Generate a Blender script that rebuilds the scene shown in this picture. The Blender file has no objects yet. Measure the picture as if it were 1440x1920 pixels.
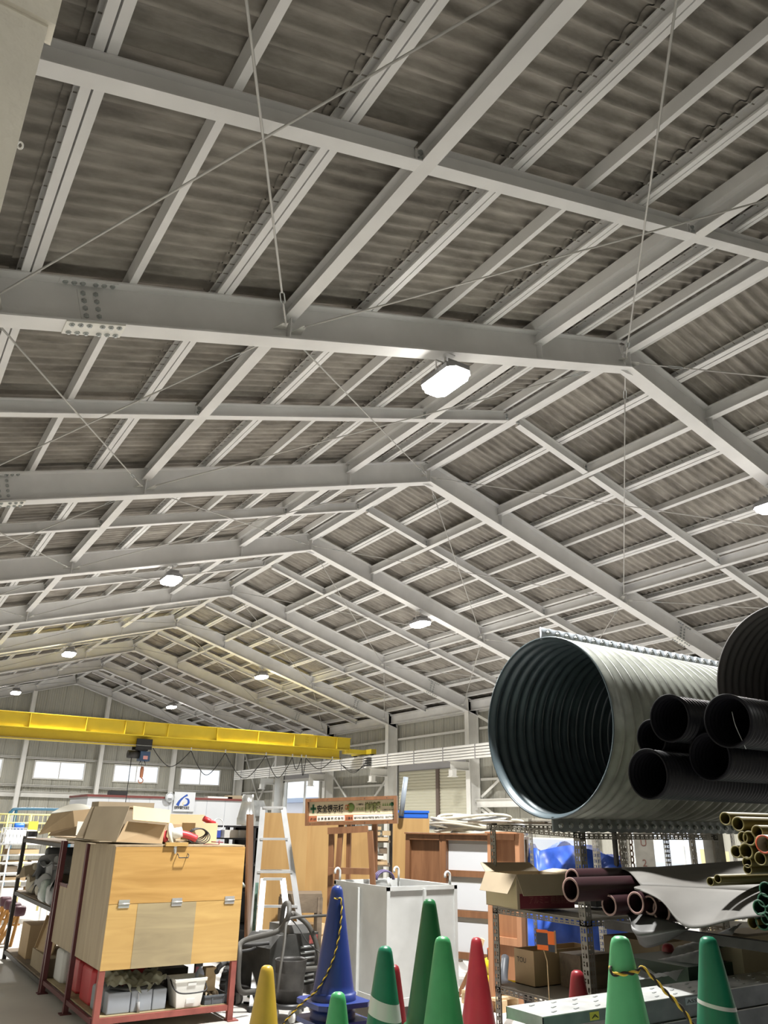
import bpy, math, random
from mathutils import Vector, Matrix, Euler
random.seed(7)
S = bpy.context.scene; COL = S.collection
# ------------------------------------------------------------------ camera, world, exposure
CAMP = Vector((-6.6189, -5.0664, 1.5))
FPX = 1447.16
YAW, PITCH, ROLL = 0.56932, 0.38430, 0.01616
fw = Vector((math.sin(YAW)*math.cos(PITCH), math.cos(YAW)*math.cos(PITCH), math.sin(PITCH)))
rt = Vector((math.cos(YAW), -math.sin(YAW), 0)); upv = rt.cross(fw)
cr, sr = math.cos(ROLL), math.sin(ROLL)
RT = rt*cr + upv*sr; UPV = -rt*sr + upv*cr
cam = bpy.data.cameras.new('camera'); camo = bpy.data.objects.new('camera', cam); COL.objects.link(camo)
cam.sensor_fit = 'VERTICAL'; cam.sensor_height = 36; cam.lens = FPX/1920*36; cam.clip_end = 300; cam.clip_start = .05
M = Matrix((RT, UPV, -fw)).transposed().to_4x4(); M.translation = CAMP
camo.matrix_world = M; S.camera = camo
S.view_settings.view_transform = 'Standard'; S.view_settings.look = 'None'
S.view_settings.gamma = 1; S.view_settings.exposure = 1.1
w = bpy.data.worlds.new('sky'); S.world = w; w.use_nodes = True
w.node_tree.nodes['Background'].inputs[0].default_value = (.86, .93, 1, 1)
w.node_tree.nodes['Background'].inputs[1].default_value = .8
LAMP_STRENGTH = 24.0
LAMP_POWER = 260.0; LAMP_SPREAD = math.radians(150)

def ray(u, v): return RT*((u-720)/FPX) + UPV*((960-v)/FPX) + fw
def at(u, v, x=None, y=None, z=None, d=None):
    """world point seen at (u,v) of the 1440x1920 photo on a plane x=, y= or z=, or at horizontal distance d"""
    r = ray(u, v)
    if x is not None: t = (x-CAMP.x)/r.x
    elif y is not None: t = (y-CAMP.y)/r.y
    elif z is not None: t = (z-CAMP.z)/r.z
    else: t = d/math.hypot(r.x, r.y)
    return CAMP + r*t

# ------------------------------------------------------------------ materials
MATS = {}
def nd(t, k, x=0): return t.nodes.new(k)
def mat(name, col, rough=.6, metal=0.0, var=0.0, scale=6.0, col2=None, bump=0.0, bscale=40.0, stretch=None, thr=None, spec=None, trans=0.0, alpha=None, detail=5.0):
    if name in MATS: return MATS[name]
    m = bpy.data.materials.new(name); m.use_nodes = True; t = m.node_tree; b = t.nodes['Principled BSDF']
    L = t.links.new
    b.inputs['Roughness'].default_value = rough; b.inputs['Metallic'].default_value = metal
    b.inputs['Base Color'].default_value = (*col, 1)
    if spec is not None: b.inputs['Specular IOR Level'].default_value = spec
    if trans: b.inputs['Transmission Weight'].default_value = trans
    if var or col2 or bump:
        tc = nd(t, 'ShaderNodeTexCoord'); mp = nd(t, 'ShaderNodeMapping'); L(tc.outputs['Object'], mp.inputs[0])
        if stretch: mp.inputs['Scale'].default_value = stretch
    if var or col2:
        n = nd(t, 'ShaderNodeTexNoise'); n.inputs['Scale'].default_value = scale; n.inputs['Detail'].default_value = detail
        L(mp.outputs[0], n.inputs[0])
        r = nd(t, 'ShaderNodeValToRGB'); L(n.outputs[0], r.inputs[0])
        a, c = (thr or (.3, .7)); r.color_ramp.elements[0].position = a; r.color_ramp.elements[1].position = c
        c1 = col2 or tuple(max(0, x*(1-var)) for x in col)
        c0 = col if col2 else tuple(min(1, x*(1+var)) for x in col)
        r.color_ramp.elements[0].color = (*c1, 1); r.color_ramp.elements[1].color = (*c0, 1)
        L(r.outputs[0], b.inputs['Base Color'])
    if bump:
        n2 = nd(t, 'ShaderNodeTexNoise'); n2.inputs['Scale'].default_value = bscale; L(mp.outputs[0], n2.inputs[0])
        bp = nd(t, 'ShaderNodeBump'); bp.inputs['Strength'].default_value = bump; bp.inputs['Distance'].default_value = .01
        L(n2.outputs[0], bp.inputs['Height']); L(bp.outputs[0], b.inputs['Normal'])
    MATS[name] = m; return m
def emat(name, col, s):
    m = bpy.data.materials.new(name); m.use_nodes = True; t = m.node_tree; t.nodes.clear()
    e = t.nodes.new('ShaderNodeEmission'); e.inputs[0].default_value = (*col, 1); e.inputs[1].default_value = s
    o = t.nodes.new('ShaderNodeOutputMaterial'); t.links.new(e.outputs[0], o.inputs[0]); MATS[name] = m; return m
def woodmat(name, ca, cb, axis='x', rough=.5, k=1.0):
    m = bpy.data.materials.new(name); m.use_nodes = True; t = m.node_tree; b = t.nodes['Principled BSDF']; L = t.links.new
    tc = nd(t, 'ShaderNodeTexCoord'); mp = nd(t, 'ShaderNodeMapping'); L(tc.outputs['Object'], mp.inputs[0])
    sc = {'x': (.9, 9, 9), 'y': (9, .9, 9), 'z': (9, 9, .9)}[axis]; mp.inputs['Scale'].default_value = tuple(s*k for s in sc)
    n = nd(t, 'ShaderNodeTexNoise'); n.inputs['Scale'].default_value = 1.3; n.inputs['Detail'].default_value = 7; n.inputs['Distortion'].default_value = 1.2
    L(mp.outputs[0], n.inputs[0]); r = nd(t, 'ShaderNodeValToRGB'); L(n.outputs[0], r.inputs[0])
    r.color_ramp.elements[0].position = .3; r.color_ramp.elements[1].position = .66
    r.color_ramp.elements[0].color = (*cb, 1); r.color_ramp.elements[1].color = (*ca, 1)
    L(r.outputs[0], b.inputs['Base Color']); b.inputs['Roughness'].default_value = rough
    MATS[name] = m; return m

steel = mat('painted_steel', (.74, .735, .73), .55, var=.07, scale=2.5, bump=.05, bscale=60)
steel_w = mat('pale_painted_steel', (.78, .77, .73), .5, var=.06, scale=3)
postpaint = mat('blistered_cream_paint', (.80, .76, .67), .5, var=.06, scale=9, bump=.22, bscale=70)
galv = mat('galvanised_steel', (.42, .44, .44), .42, .6, var=.22, scale=14)
rod_m = mat('painted_rod', (.52, .51, .49), .5)
concrete = mat('concrete_floor', (.53, .512, .485), .6, var=.14, scale=.9, bump=.15, bscale=9)

# corrugated fibre cement with pale streaks that run with the slope
rm = bpy.data.materials.new('fibre_cement'); rm.use_nodes = True; MATS['fibre_cement'] = rm
t = rm.node_tree; b = t.nodes['Principled BSDF']; L = t.links.new
tc = nd(t, 'ShaderNodeTexCoord'); mp = nd(t, 'ShaderNodeMapping'); mp.inputs['Scale'].default_value = (1.2, 6, 1.2); L(tc.outputs['Object'], mp.inputs[0])
n = nd(t, 'ShaderNodeTexNoise'); n.inputs['Scale'].default_value = 1.6; n.inputs['Detail'].default_value = 8; n.inputs['Roughness'].default_value = .65; L(mp.outputs[0], n.inputs[0])
r = nd(t, 'ShaderNodeValToRGB'); L(n.outputs[0], r.inputs[0])
r.color_ramp.elements[0].position = .32; r.color_ramp.elements[0].color = (.135, .122, .107, 1)
r.color_ramp.elements[1].position = .72; r.color_ramp.elements[1].color = (.33, .308, .275, 1)
n2 = nd(t, 'ShaderNodeTexNoise'); n2.inputs['Scale'].default_value = .55; n2.inputs['Detail'].default_value = 3; L(tc.outputs['Object'], n2.inputs[0])
mx = nd(t, 'ShaderNodeMix'); mx.data_type = 'RGBA'; mx.blend_type = 'MULTIPLY'; mx.inputs[0].default_value = .6
L(r.outputs[0], mx.inputs[6]); L(n2.outputs[0], mx.inputs[7]); 
mx2 = nd(t, 'ShaderNodeMix'); mx2.data_type = 'RGBA'; mx2.blend_type = 'MULTIPLY'; mx2.inputs[0].default_value = 1; mx2.inputs[7].default_value = (1.8, 1.8, 1.8, 1)
L(mx.outputs[2], mx2.inputs[6]); L(mx2.outputs[2], b.inputs['Base Color']); b.inputs['Roughness'].default_value = .85

# ------------------------------------------------------------------ mesh helpers
OFF = {}
class MB:
    def __init__(s): s.v = []; s.f = []; s.mi = []; s.sm = []; s.cur = 0; s.s = False
    def add(s, vs, fs, smooth=None):
        o = len(s.v); s.v += [Vector(x) for x in vs]
        for f in fs: s.f.append([i+o for i in f]); s.mi.append(s.cur); s.sm.append(s.s if smooth is None else smooth)
        return s
    def box(s, c, d, R=None):
        c = Vector(c); h = [x/2 for x in d]
        vs = [Vector((sx*h[0], sy*h[1], sz*h[2])) for sx in (-1, 1) for sy in (-1, 1) for sz in (-1, 1)]
        if R is not None: vs = [R @ q for q in vs]
        return s.add([c+q for q in vs], [(0,1,3,2),(4,6,7,5),(0,4,5,1),(2,3,7,6),(0,2,6,4),(1,5,7,3)], False)
    def bp(s, a, b): return s.box([(x+y)/2 for x, y in zip(a, b)], [abs(y-x) for x, y in zip(a, b)])
    def hexa(s, q): # 8 corners: bottom 4 ccw, top 4 ccw
        return s.add(q, [(3,2,1,0),(4,5,6,7),(0,1,5,4),(1,2,6,5),(2,3,7,6),(3,0,4,7)], False)
    def ext(s, prof, p, q, up=(0, 0, 1), smooth=False, cap=True):
        p = Vector(p); q = Vector(q); w = (q-p).normalized(); up = Vector(up); u = w.cross(up)
        if u.length < 1e-6: u = w.cross(Vector((1, 0, 0)))
        u.normalize(); vv = u.cross(w).normalized(); n = len(prof)
        vs = [p+u*a+vv*b for a, b in prof]+[q+u*a+vv*b for a, b in prof]
        fs = [(i, (i+1) % n, (i+1) % n+n, i+n) for i in range(n)]
        if cap: fs += [tuple(reversed(range(n))), tuple(range(n, 2*n))]
        return s.add(vs, fs, smooth)
    def bar(s, p, q, a, b, up=(0, 0, 1)): return s.ext([(-a/2,-b/2),(a/2,-b/2),(a/2,b/2),(-a/2,b/2)], p, q, up)
    def tube(s, pts, r, n=8, closed=False, cap=True):
        pts = [Vector(x) for x in pts]; m = len(pts); rs = r if isinstance(r, (list, tuple)) else [r]*m
        vs = []; ref = None
        for i, p in enumerate(pts):
            if closed: d = pts[(i+1) % m]-pts[i-1]
            else: d = pts[min(i+1, m-1)]-pts[max(i-1, 0)]
            d.normalize()
            if ref is None: ref = Vector((0, 0, 1)) if abs(d.z) < .9 else Vector((1, 0, 0))
            u = d.cross(ref)
            if u.length < 1e-5: u = d.orthogonal()
            u.normalize(); ref = u.cross(d).normalized()
            vs += [p+(u*math.cos(k*math.tau/n)+ref*math.sin(k*math.tau/n))*rs[i] for k in range(n)]
        fs = []
        for i in range(m if closed else m-1):
            for k in range(n):
                a = i*n+k; b_ = i*n+(k+1) % n; c = ((i+1) % m)*n+(k+1) % n; d_ = ((i+1) % m)*n+k; fs.append((a, b_, c, d_))
        s.add(vs, fs, True)
        if cap and not closed:
            o = len(s.v)-len(vs); s.f.append(list(reversed(range(o, o+n)))); s.f.append(list(range(o+(m-1)*n, o+m*n)))
            s.mi += [s.cur]*2; s.sm += [False]*2
        return s
    def lathe(s, prof, n=24, c=(0, 0, 0), ax=None, smooth=True):
        """prof: (radius, height) list around the axis ax through c"""
        c = Vector(c); ax = Vector(ax or (0, 0, 1)).normalized(); u = ax.orthogonal().normalized()
        if ax.z > .99: u = Vector((1, 0, 0))
        w = ax.cross(u); vs = []
        for r, h in prof: vs += [c+ax*h+(u*math.cos(k*math.tau/n)+w*math.sin(k*math.tau/n))*r for k in range(n)]
        fs = []
        for i in range(len(prof)-1):
            for k in range(n): fs.append((i*n+k, i*n+(k+1) % n, (i+1)*n+(k+1) % n, (i+1)*n+k))
        return s.add(vs, fs, smooth)
    def cyl(s, p, q, r, n=12, smooth=True): return s.tube([p, q], r, n)
    def build(s, name, m, parent=None, bevel=0.0):
        me = bpy.data.meshes.new(name); po = OFF.get(parent.name, Vector((0, 0, 0))) if parent else None
        if parent is None:
            xs = [q.x for q in s.v]; ys = [q.y for q in s.v]
            po = Vector(((min(xs)+max(xs))/2, (min(ys)+max(ys))/2, min(q.z for q in s.v)))
        me.from_pydata([q-po for q in s.v], [], s.f)
        ms = m if isinstance(m, (list, tuple)) else [m]
        for k in ms: me.materials.append(k)
        me.polygons.foreach_set('material_index', s.mi); me.polygons.foreach_set('use_smooth', s.sm)
        me.validate(); me.update()
        o = bpy.data.objects.new(name, me); COL.objects.link(o)
        if parent: o.parent = parent
        else: o.location = po
        OFF[o.name] = po
        if bevel:
            bv = o.modifiers.new('bevel', 'BEVEL'); bv.width = bevel; bv.segments = 2; bv.limit_method = 'ANGLE'
        return o
def tag(o, label=None, cat=None, group=None, kind=None):
    if label: o['label'] = label
    if cat: o['category'] = cat
    if group: o['group'] = group
    if kind: o['kind'] = kind
    return o
def thing(name, label, cat, loc=(0, 0, 0), group=None, rz=0):
    o = bpy.data.objects.new(name, None); COL.objects.link(o); o.location = loc; o.rotation_euler.z = rz
    o.empty_display_size = .1; OFF[o.name] = Vector(loc); return tag(o, label, cat, group)
def struct(mb, name, m): return tag(mb.build(name, m), kind='structure')
def dup(o, loc=None, rz=None, label=None, group=None, parent=None):
    c = o.copy(); COL.objects.link(c)
    if parent: c.parent = parent
    if loc is not None: c.location = loc
    if rz is not None: c.rotation_euler.z = rz
    if label: c['label'] = label
    if group: c['group'] = group
    for ch in list(o.children): dup(ch, parent=c)
    return c
def recolor(root, frm, to):
    for o in [root]+list(root.children_recursive):
        if o.type == 'MESH' and any(k == frm for k in o.data.materials):
            o.data = o.data.copy()
            for i, k in enumerate(o.data.materials):
                if k == frm: o.data.materials[i] = to
def Hsec(h, b, tf=.012, tw=.008, z0=0):  # profile (u,v), bottom at z0
    a = b/2; c = tw/2
    return [(-a, z0), (a, z0), (a, z0+tf), (c, z0+tf), (c, z0+h-tf), (a, z0+h-tf), (a, z0+h), (-a, z0+h), (-a, z0+h-tf), (-c, z0+h-tf), (-c, z0+tf), (-a, z0+tf)]
BOLT_ME = {}
def bolts(par, lst, m=None):
    po = OFF.get(par.name, Vector((0, 0, 0)))
    for c, n in lst:
        n = Vector(n).normalized(); key = (round(n.x, 3), round(n.y, 3), round(n.z, 3))
        if key not in BOLT_ME:
            b = MB(); bolt(b, (0, 0, 0), n); o = b.build('bolt', galv); BOLT_ME[key] = o.data
            for v in o.data.vertices: v.co = v.co+OFF[o.name]
            OFF.pop(o.name); bpy.data.objects.remove(o)
        o = bpy.data.objects.new('bolt', BOLT_ME[key]); COL.objects.link(o); o.parent = par; o.location = Vector(c)-po
ORD = ['first', 'second', 'third', 'fourth', 'fifth', 'sixth', 'seventh', 'eighth', 'ninth', 'tenth', 'eleventh', 'twelfth']

# ------------------------------------------------------------------ the building
ZR, SL = 6.53, .2982            # underside of the rafters at the ridge, slope
XL, XR = -6.63, 7.10            # inner faces of the columns
YE = 28.0                       # gable frame
DEP = .35
COSL = 1/math.sqrt(1+SL*SL)
def zb(x): return ZR-SL*abs(x)              # rafter underside
def zt(x): return zb(x)+DEP/COSL            # rafter top
YF = -9.0
# floor
fl = MB(); fl.bp((-7.6, YF, -.12), (16, YE+.5, 0)); struct(fl, 'floor', concrete)
# roof sheets, in courses that lap at the double purlins
PUR_D = [.85, 2.22, 3.60, 4.98, 6.36]; PUR_S = [1.53, 2.88, 4.29, 5.68, 7.04]; PH = .10
for si, sg in enumerate((-1, 1)):
    mb = MB(); edges = [0.0, .85, 2.22, 3.60, 4.98, 6.36, 7.75]
    ny = int((YE+.6-YF)/.13*8)
    for i in range(len(edges)-1):
        x0 = max(0, edges[i]-.0); x1 = edges[i+1]+.13; vs = []
        lift0 = .012 if i else 0
        for k in range(ny+1):
            y = YF+k*.13/8; wv = .026*math.cos(k*math.tau/8)-.008*math.cos(k*math.tau/4)
            for (x, l) in ((x0, .0), (x1, .014)):
                # each course passes under the one above it at the lap
                z = zt(x)+PH+.040+wv-(.010 if x == x1 else -.004)+(.0)
                vs.append((sg*x, y, z))
        fs = [(2*k, 2*k+1, 2*k+3, 2*k+2) for k in range(ny)]
        mb.add(vs, fs, True)
    struct(mb, 'ceiling', rm)

SEC_MAIN = Hsec(DEP, .175, .013, .008); SEC_MID = Hsec(.15, .10, .01, .007); SEC_LON = Hsec(.155, .10, .01, .007)
def sidename(sg): return 'left' if sg < 0 else 'right'
def slope_pt(x, y, dz=0): return Vector((x, y, zb(x)+dz))
LONG = [0, 1.46, 4.38]
bolt_prof = [(.0, .018), (.012, .018), (.014, .012), (.021, .011), (.021, .0)]
def bolt(mb, c, n): mb.lathe([(.0001, .02), (.011, .02), (.012, .012), (.019, .012), (.02, 0)], 6, c, n, smooth=False)
for k in range(-2, 8):
    y = 4.0*k
    for sg in (-1, 1):
        xe = (XR+.35) if sg > 0 else (-XL+.35)
        nth = '' if k < 0 else ORD[k]
        lab = ('%s main steel roof rafter in view counted from the camera, on the %s slope' % (nth, sidename(sg))) if k >= 0 else 'main steel roof rafter %s on the %s slope' % ('out of view just above the camera' if k == -1 else 'out of view behind the camera', sidename(sg))
        r = thing('roof_rafter', lab, 'beam', (0, y, ZR), 'main roof rafters')
        m1 = MB(); m1.ext(SEC_MAIN, slope_pt(0, y), slope_pt(sg*xe, y)); m1.build('beam', steel, r)
        n = Vector((sg*SL, 0, 1)).normalized(); dr = Vector((sg, 0, -SL)).normalized()
        # bolted splice
        if k >= 0:
            c = slope_pt(sg*5.88, y)
            pl = MB(); R = Matrix((dr*1, Vector((0, 1, 0)), n)).transposed()
            if sg < 0: R = Matrix((-dr, Vector((0, 1, 0)), n)).transposed()
            pl.box(c+n*(-.006), (.41, .175, .012), R); fp = pl.build('flange_splice_plate', steel_w, r)
            bolts(fp, [(c+dr*i+Vector((0, j, 0))-n*.012, -n) for i in (-.165, -.105, -.045, .045, .105, .165) for j in (-.055, .055)])
            pl = MB(); pl.box(c+n*.175+Vector((0, -.010, 0)), (.16, .012, .25), R); wp = pl.build('web_splice_plate', steel, r)
            bolts(wp, [(c+dr*i+n*(.175+j)+Vector((0, -.016, 0)), (0, -1, 0)) for i in (-.045, .045) for j in (-.09, -.03, .03, .09)])
            pl = MB(); pl.box(c+n*(DEP-.018)+Vector((0, -.052, 0)), (.41, .06, .010), R); tp = pl.build('top_splice_plate', steel, r)
            bolts(tp, [(c+dr*i+n*(DEP-.023)+Vector((0, -.055, 0)), -n) for i in (-.165, -.105, -.045, .045, .105, .165)])
        for x in LONG:
            if x == 0 and sg < 0: continue
            c = slope_pt(sg*x, y); R = Matrix((Vector((1, 0, 0)), Vector((0, 1, 0)), Vector((0, 0, 1)))).transposed()
            for s2 in (-1, 1): st = MB(); st.bp((c.x-.004, y+s2*.004, c.z+.012), (c.x+.004, y+s2*.083, c.z+.345)); st.build('stiffener_plate', steel, r)
            if x == 0: # small knee plate under the ridge
                st = MB(); st.hexa([(-.10, y-.005, ZR-.035), (.0, y-.005, ZR-.045), (.0, y+.005, ZR-.045), (-.10, y+.005, ZR-.035), (-.12, y-.005, ZR-.03), (0, y-.005, ZR+.0), (0, y+.005, ZR), (-.12, y+.005, ZR-.03)])
                st.hexa([(0, y-.005, ZR-.045), (.10, y-.005, ZR-.035), (.10, y+.005, ZR-.035), (0, y+.005, ZR-.045), (0, y-.005, ZR), (.12, y-.005, ZR-.03), (.12, y+.005, ZR-.03), (0, y+.005, ZR)]); st.build('knee_plate', steel, r)
# mid-bay rafters, in lengths between the longitudinal beams
n_mid = 0
for k in range(-2, 7):
    y = 4.0*k+2
    for sg in (-1, 1):
        ends = [0.05, 1.46, 4.38, 7.2 if sg > 0 else 6.8]
        lab = ('%s lighter mid bay rafter in view counted from the camera, on the %s slope' % (ORD[k+1] if k >= -1 else 'hidden', sidename(sg))) if k >= -1 else 'lighter mid bay rafter behind the photographer on the %s slope' % sidename(sg)
        r = thing('secondary_rafter', lab, 'beam', (0, y, ZR), 'secondary rafters between the main frames')
        for i in range(3):
            a, b_ = sg*(ends[i]+.055), sg*(ends[i+1]-.055)
            mb = MB(); o = DEP/COSL-.15/COSL
            mb.ext(SEC_MID, slope_pt(a, y, o), slope_pt(b_, y, o)); mb.build('beam_length', steel, r)
            cl = MB()
            for xx in (a, b_):
                c = slope_pt(xx, y, o+.075)
                cl = MB(); cl.box(c+Vector((0, -.012, 0)), (.07, .008, .10)); co_ = cl.build('cleat', steel, r)
                bolts(co_, [(c+Vector((0, -.016, dz)), (0, -1, 0)) for dz in (-.025, .025)])
# longitudinal beams, one length per bay
names = {0: 'at the ridge', 1.46: 'nearest the ridge', 4.38: 'halfway down the slope'}
for x in LONG:
    for sg in ((1,) if x == 0 else (-1, 1)):
        for k in range(-2, 7):
            y0, y1 = 4*k+.02, 4*k+3.98; c = slope_pt(sg*x, 0)
            mb = MB(); o = .214
            mb.ext(SEC_LON, (c.x, y0, c.z+o), (c.x, y1, c.z+o))
            bay = 'behind the first main rafter seen' if k == 0 else ('in the bay over the photographer' if k == -1 else ('two bays back from the photographer' if k == -2 else 'in the %s bay beyond it' % ORD[k-1]))
            where = names[x] if x == 0 else names[x]+' on the %s slope' % sidename(sg)
            tag(mb.build('tie_beam', steel), 'lengthwise grey steel beam %s, %s' % (where, bay), 'beam', 'lengthwise roof beams')
# purlins: C channels, single and back to back
def csec(w, h, o=0, lip=.015, t=.004, flip=1):
    return [(flip*(o+a), b_) for a, b_ in [(0, 0), (w, 0), (w, lip), (w-t, lip), (w-t, t), (t, t), (t, h-t), (w-t, h-t), (w-t, h-lip), (w, h-lip), (w, h), (0, h)]]
for sg in (-1, 1):
    lst = sorted([(x, 'd') for x in PUR_D]+[(x, 's') for x in PUR_S]+[(.18, 'r')])
    for i, (x, kd) in enumerate(lst):
        if sg < 0 and x > 6.9: continue
        mb = MB(); p = Vector((sg*x, YF, zt(x)+.002)); q = Vector((sg*x, YE+.2, zt(x)+.002)); n = Vector((sg*SL, 0, 1))
        if kd == 'd':
            mb.ext(csec(.055, PH, .006), p, q, n); mb.ext(csec(.055, PH, .006, flip=-1), p, q, n)
        else: mb.ext(csec(.055, PH, -.027), p, q, n)
        lab = '%s %s purlin of thin channel steel down from the ridge on the %s roof slope' % (ORD[i], 'double' if kd == 'd' else 'single', sidename(sg))
        tag(mb.build('roof_purlin', steel), lab, 'purlin', 'roof purlins')
# cross bracing rods with plates and turnbuckles
ZRD = .115
for k in range(-1, 7):
    y0, y1 = 4.0*k, 4.0*k+4
    for sg in (-1, 1):
        for (xa, xb_, reg) in ((0, 4.38, 'upper'), (4.38, 7.0 if sg > 0 else 6.6, 'lower')):
            for flip in (0, 1):
                A = (sg*xa, y0+.0) if not flip else (sg*xa, y1)
                B = (sg*xb_, y1) if not flip else (sg*xb_, y0)
                pa = Vector((A[0], A[1], zb(A[0])+ZRD)); pb = Vector((B[0], B[1], zb(B[0])+ZRD))
                d = (pb-pa).normalized(); pa2 = pa+d*.14; pb2 = pb-d*.14
                lab = 'thin brace rod in the %s %s roof panel, %s bay from the camera, sloping %s' % (reg, sidename(sg), ORD[k+1], 'away' if not flip else 'nearer')
                r = thing('brace_rod', lab, 'brace rod', pa, 'diagonal roof brace rods')
                mb = MB(); m1 = pa2+d*.35; m2 = m1+d*.16
                mb.tube([pa2, m1], .008, 6); mb.build('short_rod', rod_m, r); mb = MB(); mb.tube([m2, pb2], .008, 6); mb.build('rod', rod_m, r)
                tb = MB(); side = d.cross(Vector((0, 0, 1))).normalized()
                for s2 in (-1, 1): tb.tube([m1-d*.01+side*.006*s2, m1+d*.02+side*.016*s2, m2-d*.02+side*.016*s2, m2+d*.01+side*.006*s2], .005, 5)
                tb.build('turnbuckle', galv, r)
                for e, e2, sd in ((pa, pa2, 1), (pb, pb2, -1)):
                    dd = d*sd; wv = Vector((1, 0, -sg*SL)).normalized(); s3 = 1 if dd.y > 0 else -1
                    base = e+Vector((math.copysign(.07, dd.x), s3*.006, 0)); tip = e2+dd*.02
                    u = wv*.06; nn = Vector((0, 0, .004))
                    tw = dd.cross(Vector((0, 0, 1))).normalized()*.022
                    if (tw.dot(u)) < 0: tw = -tw
                    gp = MB(); gp.hexa([base-u-nn, base+u-nn, tip+tw-nn, tip-tw-nn, base-u+nn, base+u+nn, tip+tw+nn, tip-tw+nn]); gp.build('gusset_plate', steel_w, r)
# columns
for k in range(-2, 8):
    y = 4.0*k
    for sg, xi in ((-1, XL), (1, XR)):
        if sg < 0 and k == -1: continue
        mb = MB(); x0 = xi+sg*.175
        zt_ = zb(xi)
        mb.ext(Hsec(.35, .175, .013, .008, -.175), (x0, y, 0), (x0, y, zt_+.33), (sg*-1.0, 0, 0))
        c = mb.build('steel_column', steel_w)
        lab = 'grey steel wall column on the %s side, carrying the %s main rafter in view' % (sidename(sg), ORD[k] if k >= 0 else 'unseen') if k >= 0 else 'grey steel wall column %s side behind the photographer, bay %d back' % (sidename(sg), -k)
        tag(c, lab, 'column', 'wall columns')
# the column next to the camera, blistered paint, with a bearing plate
r = thing('steel_column', 'cream painted column with blistered paint close to the camera at the upper left', 'column', (-6.8, -4.0, 0))
mb = MB(); mb.ext(Hsec(.33, .20, .013, .009, -.175), (-6.80, -4.0, 0), (-6.80, -4.0, 3.4), (1.0, 0, 0)); mb.v = mb.v
mb.bp((-6.97, -4.118, 0), (-6.620, -4.085, 3.4)); mb.build('shaft', postpaint, r)
mb = MB(); mb.bp((-7.05, -4.125, 2.597), (-6.611, -4.085, 4.3)); mb.build('head_bracket', postpaint, r)
mb = MB(); mb.tube([(-6.617+.0035*math.cos(a), -4.10, 2.376+.006*math.sin(a)) for a in [math.tau*i/12 for i in range(12)]], .0014, 6, closed=True); mb.build('eye_bolt', steel_w, r)
# eave beams
for sg, xi in ((-1, XL), (1, XR)):
    mb = MB(); x = xi+sg*.16
    mb.ext(Hsec(.25, .12, .01, .007), (x, YF, zb(x)+.08), (x, YE, zb(x)+.08)); 
    mb.bp((x-.05-.0, YF, zb(x)+.33), (x+.3, YE, zb(x)+.36)) if sg > 0 else None
    tag(mb.build('eave_beam', steel), 'long grey eave beam tying the column tops on the %s wall' % sidename(sg), 'beam')

# walls -------------------------------------------------------
siding = mat('ribbed_siding', (.47, .46, .40), .6, var=.10, scale=1.3, stretch=(3, 3, .25))
siding_r = mat('panel_siding', (.42, .41, .355), .6, var=.10, scale=1.3, stretch=(3, 3, .25))
def siding_mesh(mb, plane, c, u0, u1, z0, z1, sgn, pitch, seam, depth=.012, top=None):
    """vertical ribs along u; plane 'x' or 'y' constant = c, sgn = direction towards the room"""
    us = []; n = max(1, int(round((u1-u0)/pitch))); per = max(1, int(round(seam/pitch)))
    st = (u1-u0)/n
    for i in range(n):
        a = u0+i*st
        if i % per == 0: us += [(a, 0), (a, -depth*2.2), (a+st*.16, -depth*2.2), (a+st*.18, 0), (a+st*.5, 0), (a+st*.6, -depth), (a+st*.85, -depth), (a+st*.95, 0)]
        else: us += [(a, 0), (a+st*.4, 0), (a+st*.5, -depth), (a+st*.8, -depth), (a+st*.95, 0)]
    us.append((u1, 0)); vs = []
    for a, dd in us:
        zz = top(a) if top else z1
        for z in (z0, zz): vs.append((c+sgn*dd, a, z) if plane == 'x' else (a, c+sgn*dd, z))
    mb.add(vs, [(2*i, 2*i+1, 2*i+3, 2*i+2) for i in range(len(us)-1)], False)
XW = 7.56
ZTOP = 4.95
def wall_with_holes(plane, c, u0, u1, z0, z1, holes, sgn, pitch, seam, m, name, top=None):
    mb = MB(); cuts = sorted(set([u0, u1]+[h[0] for h in holes]+[h[1] for h in holes]))
    for a, b_ in zip(cuts[:-1], cuts[1:]):
        hs = [h for h in holes if h[0] <= a+1e-6 and h[1] >= b_-1e-6]
        if not hs: siding_mesh(mb, plane, c, a, b_, z0, z1, sgn, pitch, seam, top=top)
        else:
            zs = z0
            for h in sorted(hs, key=lambda q: q[2]):
                if h[2] > zs+.01: siding_mesh(mb, plane, c, a, b_, zs, h[2], sgn, pitch, seam)
                zs = h[3]
            siding_mesh(mb, plane, c, a, b_, zs, z1, sgn, pitch, seam, top=top)
    # light-tight backing on the outside
    ob = .03
    return struct(mb, name, m)
HR = [(12.15, 15.85, 0, 3.0), (21.0, 23.8, 0, 2.95), (5.1, 7.0, .5, 2.7)]
wall_with_holes('x', XW, YF, YE+.3, 0, ZTOP, HR, -1, .125, .5, siding_r, 'wall_right')
WIN = [(-4.0, -2.15, 2.95, 3.53), (-.95, .85, 2.95, 3.53), (2.05, 3.80, 2.95, 3.53), (4.80, 6.50, 2.95, 3.53)]
YW = YE+.28
wall_with_holes('y', YW, -7.3, 7.56, 0, ZTOP, WIN, -1, .085, .68, siding, 'wall_back', top=lambda a: zt(a)+.12)
wall_with_holes('x', -7.2, YF, YE+.3, 0, ZTOP, [], 1, .125, .5, siding_r, 'wall_left')
wall_with_holes('y', YF+.02, -7.3, 7.56, 0, ZTOP, [], 1, .125, .5, siding_r, 'wall_front', top=lambda a: zt(a)+.12)
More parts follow.
